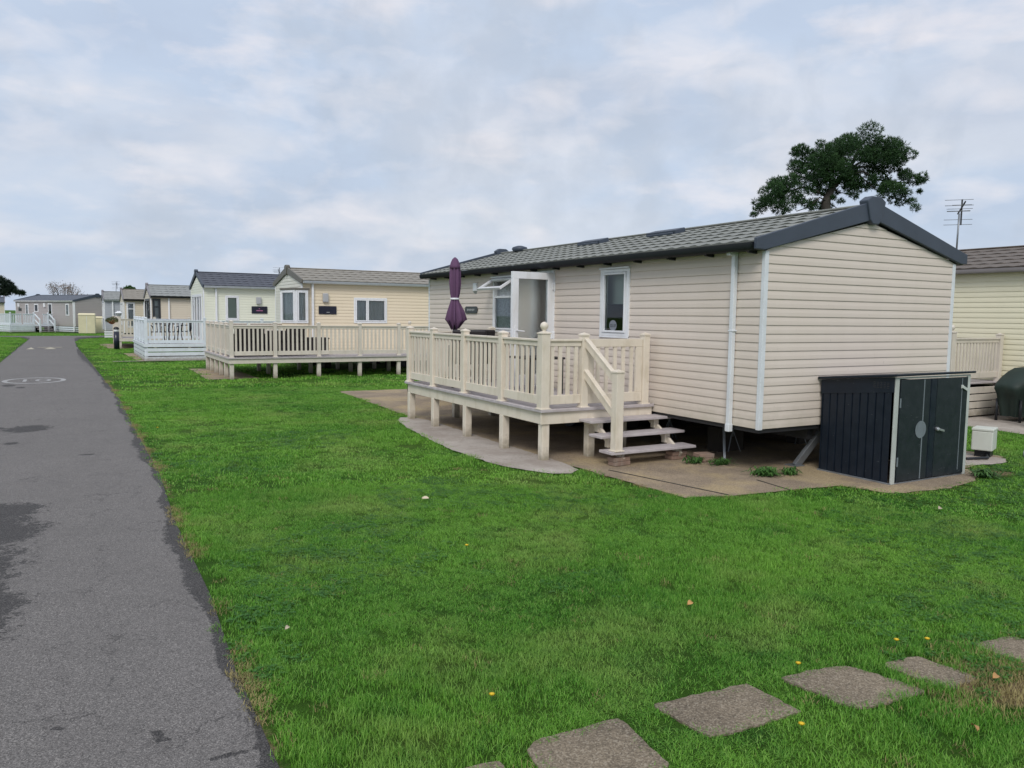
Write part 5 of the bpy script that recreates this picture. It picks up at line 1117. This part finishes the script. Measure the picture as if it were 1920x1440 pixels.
# ------------------------------------------------------------------ trees
def needle_clump(mb, c, r, n, ln, w_, flat=0.7, hue0=0.0):
    c = np.array(c); P = rng.normal(0, 1, (n, 3)); P /= np.linalg.norm(P, axis=1)[:, None]; rad = r*(0.35+0.65*rng.random(n)**0.5)
    P = c+P*rad[:, None]*np.array([1, 1, flat])
    for p in P:
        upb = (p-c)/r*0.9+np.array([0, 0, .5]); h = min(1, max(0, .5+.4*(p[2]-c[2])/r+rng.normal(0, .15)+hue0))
        vs = []; fs = []
        for q in range(7):
            d = upb+rng.normal(0, .65, 3); d /= np.linalg.norm(d)+1e-6; s_ = np.cross(d, rng.normal(0, 1, 3)); s_ /= np.linalg.norm(s_)+1e-6; l = ln*rng.uniform(.6, 1.1)
            o = len(vs); vs += [p-s_*w_, p+s_*w_, p+d*l+s_*w_*.3, p+d*l-s_*w_*.3]; fs.append((o, o+1, o+2, o+3))
        mb.add([tuple(v) for v in vs], fs, False, float(h))
def px_point(px, py, dist):
    v = _f+_r*((px-960)/FPX)+_d*((py-720)/FPX); v = v/v.dot(_f); return Vector((0, 0, H))+v*dist
def limb(mb, pts, r0, r1):
    n = len(pts); mb.tube(pts, [r0+(r1-r0)*i/(n-1) for i in range(n)], 7)
# big pine beyond the near home: real 3-D crown about 40 m away
T0 = px_point(1556, 372, 38.0); tb = thing('pine_tree', 'big spreading pine rising behind the near caravan roof', 'pine tree', (T0.x, T0.y, 0))
RT = _r.copy(); RT.z = 0; RT.normalize(); FT = Vector((-RT.y, RT.x, 0))
def tp_(zx, zy, dep=0.0):   # crown layout in metres: right, up, depth about the trunk
    px, py = 1380+zx*.28125, 220+zy*.28125; q = px_point(px, py, 38.0); q = q-Vector((T0.x, T0.y, 0)); return q+FT*dep
BL = [(950, 400, 40), (1010, 470, 55), (960, 520, 40), (1080, 500, 45), (1110, 400, 50), (1150, 385, 45), (1200, 415, 48), (1120, 560, 38), (1000, 350, 50), (850, 470, 40), (790, 460, 45), (620, 480, 32), (470, 500, 36), (400, 520, 34), (520, 560, 30), (360, 420, 50), (660, 350, 60), (900, 250, 60), (560, 180, 30), (1060, 170, 35), (1000, 270, 55), (930, 450, 34), (700, 400, 45), (770, 370, 50), (830, 340, 45), (910, 330, 45), (560, 500, 35), (540, 470, 50), (600, 440, 50), (470, 460, 45), (390, 560, 45), (450, 580, 30), (300, 500, 50), (680, 270, 60), (580, 300, 60), (660, 440, 30), (830, 450, 40), (880, 420, 35), (1000, 450, 38), (1060, 480, 35), (700, 560, 22), (640, 540, 20), (830, 130, 85), (760, 165, 80), (880, 190, 90), (700, 200, 80), (640, 240, 75), (560, 240, 62), (500, 240, 50), (430, 225, 55), (400, 235, 40), (960, 200, 70), (1020, 230, 75), (1090, 205, 60), (1100, 270, 55), (1040, 300, 60), (960, 290, 70), (860, 270, 80), (760, 270, 80),
      (440, 310, 70), (400, 330, 45), (520, 310, 75), (610, 320, 75), (700, 330, 65), (480, 380, 75), (560, 400, 70), (640, 390, 65), (420, 410, 45), (720, 430, 55), (790, 430, 55), (840, 400, 45), (330, 440, 70), (270, 440, 55), (230, 490, 60), (190, 560, 55), (170, 610, 45), (250, 560, 70), (320, 520, 60), (380, 480, 50), (330, 600, 60),
      (430, 540, 35), (1130, 370, 42), (1180, 420, 50), (1225, 425, 38), (1080, 440, 35), (930, 430, 35), (960, 480, 45), (1020, 500, 50), (1060, 550, 40), (1110, 510, 42), (1160, 560, 30), (1170, 610, 30), (900, 380, 40), (1010, 410, 30), (760, 495, 42), (800, 520, 30), (690, 490, 28), (560, 575, 45), (620, 590, 45), (500, 600, 40), (120, 650, 18), (1225, 495, 14), (1000, 340, 45), (1080, 330, 40)]
cr = MB(); k_ = .28125*38/FPX
for i, (x, y, r) in enumerate(BL):
    for dep in ((-.5, .5) if r > 50 else (0,)):
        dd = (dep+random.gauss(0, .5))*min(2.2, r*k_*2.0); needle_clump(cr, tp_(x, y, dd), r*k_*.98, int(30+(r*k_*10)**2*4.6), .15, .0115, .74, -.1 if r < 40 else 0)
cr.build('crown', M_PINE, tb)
tk = MB(); limb(tk, [(0, 0, 0), (.1, 0, 3), tuple(tp_(600, 560)), tuple(tp_(640, 470)), tuple(tp_(700, 400)), tuple(tp_(780, 300)), tuple(tp_(830, 180))], .30, .05); tk.build('trunk', M_BARK, tb)
for path, r0 in (([(620, 520), (540, 500), (440, 470), (330, 500), (230, 560)], .14), ([(640, 470), (600, 380), (520, 320), (440, 260)], .12), ([(700, 400), (820, 370), (950, 410), (1080, 430), (1190, 430)], .12), ([(760, 330), (880, 330), (1000, 360), (1100, 480), (1160, 590)], .10), ([(740, 350), (900, 260), (1050, 230)], .10),
                 ([(600, 560), (540, 540), (480, 600), (420, 620)], .07), ([(640, 480), (700, 500), (770, 500)], .05), ([(820, 370), (900, 470), (1010, 520)], .06), ([(590, 590), (640, 560), (680, 600)], .05)):
    lm = MB(); limb(lm, [tuple(tp_(x, y, random.uniform(-.4, .4))) for x, y in path], r0*.6, .02); lm.build('limb', M_BARK, tb)
# flat-topped dark pine at the left edge, about 100 m off
T1 = px_point(-40, 560, 100.0); tl_ = thing('pine_tree', 'dark flat branched tree at the left edge beyond the far caravans', 'tree', (T1.x, T1.y, 0))
cr = MB()
for x, y, r in [(-60, 528, 18), (-30, 526, 16), (-8, 524, 13), (5, 527, 9), (14, 534, 9), (-20, 540, 14), (0, 540, 12), (18, 545, 8), (30, 548, 6), (40, 550, 5), (8, 550, 9), (-10, 551, 11), (-45, 545, 16), (24, 541, 5)]:
    q = px_point(x, y, 100)-Vector((T1.x, T1.y, 0)); needle_clump(cr, q, r*100/FPX, int(20+r*5), .45, .045, .45)
cr.build('crown', M_PINED, tl_); tk = MB(); limb(tk, [(0, 0, 0), (0.1, 0, 2.5), tuple(px_point(-38, 535, 100)-Vector((T1.x, T1.y, 0)))], .35, .1); tk.build('trunk', M_BARK, tl_)
for x, y in ((10, 532), (35, 549), (0, 548)): tk = MB(); limb(tk, [(0.1, 0, 2.6), tuple((px_point(-38, 540, 100)-Vector((T1.x, T1.y, 0)))*.97), tuple(px_point(x, y, 100)-Vector((T1.x, T1.y, 0)))], .12, .03); tk.build('limb', M_BARK, tl_)
# half bare brown shrub behind the far grey home
T2 = px_point(120, 560, 92.0); t2 = thing('shrubby_tree', 'half bare brownish tree showing above the far grey caravan', 'tree', (T2.x, T2.y, 0))
tk = MB(); limb(tk, [(0, 0, 0), (0, 0, 1.2)], .2, .16); tk.build('trunk', M_BARK, t2)
cr = MB(); tips = []
for k in range(46):
    px = random.uniform(86, 166); top = 527+((px-112)/46)**2*20+random.uniform(-2, 9); tip = px_point(px, top, 92+random.uniform(-1.5, 1.5))-Vector((T2.x, T2.y, 0)); mid_ = tip*.55+Vector((0, 0, .5))+Vector(rng.normal(0, .15, 3))
    lm = MB() if k % 8 == 0 else lm; lm.tube([(0, 0, 1.1), tuple(mid_), tuple(tip)], [.045, .025, .008], 4, False); tips.append((mid_, tip, px))
    if k % 8 == 7: lm.build('branch', M_BARK, t2)
for mid_, tip, px in tips:
    n = 60 if px < 140 else 12
    for q in range(n):
        c = mid_.lerp(tip, random.uniform(.35, .98))+Vector(rng.normal(0, .14, 3)); a, b = Vector(rng.normal(0, 1, 3))*.06, Vector(rng.normal(0, 1, 3))*.06; cr.add([c, c+a, c+b], [(0, 1, 2)], False, random.random())
cr.build('crown', M_BRLEAF, t2)
T3 = px_point(242, 548, 62.0); t3 = thing('leafy_tree', 'small green treetop just above the tan caravan roof', 'tree', (T3.x, T3.y, 0))
cr = MB()
for x, y, r in [(242, 541, 6), (236, 543, 4), (249, 544, 5)]: needle_clump(cr, px_point(x, y, 62)-Vector((T3.x, T3.y, 0)), r*62/FPX, 60, .14, .03, .8)
cr.build('crown', M_WEED, t3); tk = MB(); limb(tk, [(0, 0, 0), (0, 0, 3.2)], .12, .05); tk.build('trunk', M_BARK, t3)
# sprig of bright leaves at the right edge
t4 = thing('shrub', 'bright green leafy sprig at the right edge beside the cream post', 'shrub', (14.15, 6.95, 0)); cr = MB()
for k in range(90):
    c = Vector((random.gauss(0.02, .10), random.gauss(0, .08), random.uniform(.78, 1.02))); a = Vector(rng.normal(0, 1, 3))*.045; b = Vector(rng.normal(0, 1, 3))*.045; cr.add([c, c+a, c+a+b, c+b], [(0, 1, 2, 3)], False, random.random())
cr.build('leaves', M_CLIP, t4); tk = MB(); tk.tube([(0, 0, 0), (0, 0, .9)], .008, 5); tk.build('stem', M_BARK, t4)

# ------------------------------------------------------------------ lawn: blades scattered over the ground sheet
def tuft_mesh(name, mat, n, rad, h0, h1, wd, seed, lean=0.5):
    r = np.random.default_rng(seed); V = []; F = []; Hh = []; Dr = []
    for k in range(n):
        a = r.uniform(0, 6.283); rr = rad*math.sqrt(r.random()); x, y = rr*math.cos(a), rr*math.sin(a); h = r.uniform(h0, h1); az = r.uniform(0, 6.283); ln = h*lean*r.uniform(.1, 1.3)
        wx, wy = -math.sin(az)*wd*r.uniform(.7, 1.2), math.cos(az)*wd*r.uniform(.7, 1.2); dx, dy = math.cos(az)*ln, math.sin(az)*ln; o = len(V)
        V += [(x-wx, y-wy, -.004), (x+wx, y+wy, -.004), (x+dx*.35+wx*.8, y+dy*.35+wy*.8, h*.55), (x+dx*.35-wx*.8, y+dy*.35-wy*.8, h*.55), (x+dx, y+dy, h)]
        F += [(o, o+1, o+2, o+3), (o+3, o+2, o+4)]; c = r.random(); Hh += [c]*5; Dr += [1.0 if r.random() < .02 else 0.0]*5
    me = bpy.data.meshes.new(name); me.from_pydata(V, [], F); me.materials.append(mat)
    for nm, d in (('hue', Hh), ('dry', Dr)): at = me.attributes.new(nm, 'FLOAT', 'POINT'); at.data.foreach_set('value', d)
    return me
def clover_mesh(name, mat, n, rad, seed):
    r = np.random.default_rng(seed); V = []; F = []; Hh = []
    for k in range(n):
        a = r.uniform(0, 6.283); rr = rad*math.sqrt(r.random()); x, y, z = rr*math.cos(a), rr*math.sin(a), r.uniform(.004, .022); c = r.random()
        for q in range(3):
            b = a+q*2.09; s_ = r.uniform(.004, .008); cx, cy = x+math.cos(b)*s_, y+math.sin(b)*s_; o = len(V); t_ = r.uniform(-.3, .5)*s_
            V += [(x, y, z), (cx-math.sin(b)*s_*.8, cy+math.cos(b)*s_*.8, z+t_), (cx+math.cos(b)*s_*.9, cy+math.sin(b)*s_*.9, z+t_*.5), (cx+math.sin(b)*s_*.8, cy-math.cos(b)*s_*.8, z-t_*.4)]; F.append((o, o+1, o+2, o+3)); Hh += [c]*4
    me = bpy.data.meshes.new(name); me.from_pydata(V, [], F); me.materials.append(mat); at = me.attributes.new('hue', 'FLOAT', 'POINT'); at.data.foreach_set('value', Hh); return me
PADS = [PAD, smooth_closed(PATH2, 1), PADBs, PADC, PADD, PADR, GMP, KERBC]
BLOCK = [(6.2, 9.0, 24, 27.5)]
def lawn_points(r0, r1, dens, seed):
    r = np.random.default_rng(seed); a0, a1 = YAW-R_(52), YAW+R_(50); n = int((a1-a0)/2*(r1**2-r0**2)*dens)
    rr = np.sqrt(r.uniform(r0**2, r1**2, n)); aa = r.uniform(a0, a1, n); P = np.stack([rr*np.sin(aa), rr*np.cos(aa)], 1)
    jit = P+r.normal(0, .015, P.shape); keep = ~inpoly(jit, ROAD)
    for pd in PADS: keep &= ~inpoly(jit, pd)
    for st_ in STONES:
        ct = np.mean(st_, axis=0); sr = ct+(np.array(st_)-ct)*.90; keep &= ~(inpoly(P, st_) & (inpoly(P, sr.tolist()) | (r.random(len(P)) < .35)))
    keep &= ~((P[:, 0] > 6.9) & (P[:, 0] < 14) & (P[:, 1] > 23.5) & (P[:, 1] < 28)); keep &= ~((P[:, 1] > 66) & (P[:, 0] > -4))
    if r0 > 8: keep &= (seg_dist(P, RIGHT) > (.10 if r0 < 15 else .26)) & (seg_dist(P, LEFT) > .26)
    dv = dirt(P); keep &= (dv+r.normal(0, .12, len(P))) < .42
    return P[keep]
def lawn(name, label, parts):
    """parts: list of (points, prototype meshes, scale, height scale)"""
    for gi, (P, protos, s0, hs) in enumerate(parts):
        pass
def scatter(name, P, protos, smin, smax, zs, seed, **props):
    r = np.random.default_rng(seed); n = len(P); me = bpy.data.meshes.new(name); me.from_pydata([(x, y, .0) for x, y in P], [], [])
    # longer in patches and beside edges the mower misses
    lump = .5+.5*np.sin(P[:, 0]*1.7+np.sin(P[:, 1]*1.1)*2)*np.cos(P[:, 1]*1.9+P[:, 0]*.6); s_ = r.uniform(smin, smax, n)
    for nm, d in (('sz', s_*zs*(.55+.75*lump**1.5*r.uniform(.6, 1.4, n))), ('sx', s_), ('rot', r.uniform(0, 6.283, n))): at = me.attributes.new(nm, 'FLOAT', 'POINT'); at.data.foreach_set('value', d)
    pk = me.attributes.new('pick', 'INT', 'POINT'); pk.data.foreach_set('value', r.integers(0, len(protos), n).astype(np.int32))
    o = bpy.data.objects.new(name, me); C.objects.link(o)
    g = bpy.data.node_groups.new(name+'_scatter', 'GeometryNodeTree'); g.interface.new_socket('Geometry', in_out='INPUT', socket_type='NodeSocketGeometry'); g.interface.new_socket('Geometry', in_out='OUTPUT', socket_type='NodeSocketGeometry')
    gi = g.nodes.new('NodeGroupInput'); go = g.nodes.new('NodeGroupOutput'); g2i = g.nodes.new('GeometryNodeGeometryToInstance')
    for pm in reversed(protos):
        po = bpy.data.objects.new('tuft_shape', pm); oi = g.nodes.new('GeometryNodeObjectInfo'); oi.inputs['Object'].default_value = po; g.links.new(oi.outputs['Geometry'], g2i.inputs[0])
    ip = g.nodes.new('GeometryNodeInstanceOnPoints'); ip.inputs['Pick Instance'].default_value = True
    def na(nm, dt='FLOAT'):
        x = g.nodes.new('GeometryNodeInputNamedAttribute'); x.data_type = dt; x.inputs[0].default_value = nm; return [q for q in x.outputs if q.enabled][0]
    g.links.new(gi.outputs[0], ip.inputs['Points']); g.links.new(g2i.outputs[0], ip.inputs['Instance']); g.links.new(na('pick', 'INT'), ip.inputs['Instance Index'])
    cr_ = g.nodes.new('ShaderNodeCombineXYZ'); g.links.new(na('rot'), cr_.inputs[2]); g.links.new(cr_.outputs[0], ip.inputs['Rotation'])
    cs = g.nodes.new('ShaderNodeCombineXYZ'); sx = na('sx'); g.links.new(sx, cs.inputs[0]); g.links.new(sx, cs.inputs[1]); g.links.new(na('sz'), cs.inputs[2]); g.links.new(cs.outputs[0], ip.inputs['Scale'])
    g.links.new(ip.outputs[0], go.inputs[0]); m = o.modifiers.new('scatter', 'NODES'); m.node_group = g
    o['kind'] = 'stuff'; o['label'] = props['label']; o['category'] = 'grass'; return o
TUF = [tuft_mesh('tuft', M_BLADE, 56, .055, .009, .028, .0013, 100+k, 1.25) for k in range(5)]
TUW = [tuft_mesh('tuft_wide', M_BLADE, 70, .11, .010, .030, .0030, 200+k, 1.2) for k in range(4)]
TUX = [tuft_mesh('tuft_far', M_BLADE, 60, .26, .015, .04, .010, 300+k, .8) for k in range(4)]
CLV = [clover_mesh('clover', M_CLOVER, 26, .06, 400+k) for k in range(3)]
scatter('grass', lawn_points(1.6, 8.0, 460, 1), TUF, .8, 1.25, 1.0, 1, label='short mown grass of the near lawn')
scatter('grass', lawn_points(8.0, 19.0, 80, 2), TUW, .85, 1.3, 1.0, 2, label='mown grass around the near caravan')
scatter('grass', lawn_points(19.0, 75.0, 9, 3), TUX, .9, 1.4, 1.0, 3, label='mown grass beside the road and far caravans')
CP = lawn_points(1.6, 12.0, 90, 4); cn = np.sin(CP[:, 0]*2.3+1)*np.sin(CP[:, 1]*1.9+.4)+np.sin(CP[:, 0]*.9-CP[:, 1]*1.2)*.7+np.clip((CP[:, 0]-5)*.3, 0, 1.0)
CP = CP[(cn+np.random.default_rng(5).normal(0, .25, len(CP))) > .55]
scatter('clover', CP, CLV, .8, 1.3, 1.0, 5, label='patches of clover in the near lawn')
M_DRY = mat_plain('dry_grass', (0.30, 0.25, 0.10), 0.8, 0.35, 0.1)
DRY = [tuft_mesh('dry_tuft', M_DRY, 22, .05, .008, .026, .0016, 500+k, 1.4) for k in range(3)]
_r5 = np.random.default_rng(9); _y = _r5.uniform(1.5, 22, 1500); _px = np.interp(_y, [p[1] for p in RIGHT[:12]], [p[0] for p in RIGHT[:12]]); _q = np.stack([_px+np.abs(_r5.normal(0, .045, 1500)), _y], 1); _q = _q[np.sin(_y*2.1)+np.sin(_y*5.3+1)+_r5.normal(0, .6, 1500) > .7]
_ls = lawn_points(1.8, 9, 6, 21); _sp = np.stack([_r5.normal(3.95, .30, 260), _r5.normal(2.02, .16, 260)], 1); _sp = _sp[~np.array([inpoly(_sp, st_) for st_ in STONES]).any(0)]; _q = np.concatenate([_q, _ls, _sp]); _k = np.array(PAD_R); _s2 = _k[_r5.integers(0, len(_k), 260)]+_r5.normal(0, .03, (260, 2)); _s2 = _s2[(_s2[:, 1] < 9) & (_s2[:, 0] < 9.3)]
scatter('dry_grass', np.concatenate([_q, _s2]), DRY, .8, 1.3, 1.0, 6, label='dry yellowed grass fringe along the road edge')
# dandelions and fallen leaves one can count
def dandelion(x, y):
    r = thing('dandelion', 'small yellow dandelion flower in the lawn', 'flower', (x, y, 0), 0, 'yellow dandelions dotted over the lawn')
    mb = MB(); mb.tube([(0, 0, 0), (.004, 0, .045)], .0016, 5); mb.build('stem', M_WEED, r)
    mb = MB(); mb.lathe((.004, 0, .045), [(.002, 0), (.009, .006), (.012, .011), (.006, .014)], 18, True, lambda a, z: 1+.28*math.cos(9*a)); mb.build('flower_head', M_YELLOW, r)
for x, y in ((1.60, 2.98), (2.51, 5.09), (1.08, 12.43), (2.63, 2.14), (3.79, 2.50), (3.95, 2.43), (3.09, 2.55)): dandelion(x, y)
def leaf(x, y, rz, mat, lab, s_=.035):
    mb = MB(Matrix.Translation((x, y, .034)) @ Matrix.Rotation(rz, 4, 'Z') @ Matrix.Rotation(.5, 4, 'X')); vs = []
    for i in range(7):
        t_ = i/6; w_ = math.sin(t_*math.pi)**.7*s_*.5+.001; vs += [(s_*(t_-.5)*2, -w_, .012*math.sin(t_*3)+.006), (s_*(t_-.5)*2, 0, .012*math.sin(t_*3)), (s_*(t_-.5)*2, w_, .012*math.sin(t_*3)+.006)]
    mb.add(vs, [(3*i+j, 3*i+j+1, 3*i+4+j, 3*i+3+j) for i in range(6) for j in range(2)], True); tag(mb.build('fallen_leaf', mat, None), lab, 'leaf', 'fallen leaves lying on the lawn')
leaf(3.20, 3.45, .4, M_LEAFY, 'orange fallen leaf on the open lawn above the stepping stones', .03); leaf(3.28, 1.79, 1.0, M_LEAFY, 'tan fallen leaf near the bottom right corner', .026); leaf(2.85, 6.65, -.5, M_LEAFW, 'pale fallen leaf on the lawn in front of the deck steps', .035); leaf(.98, 4.19, .8, M_LEAFW, 'small pale leaf near the road edge', .02); leaf(3.85, 2.02, .2, M_LEAFY, 'curled brown leaf on the bare soil beside the small stepping stone', .028)
leaf(6.9, 4.2, .3, M_LEAFW, 'pale leaf on the grass right of the concrete corner, near the shed', .035)
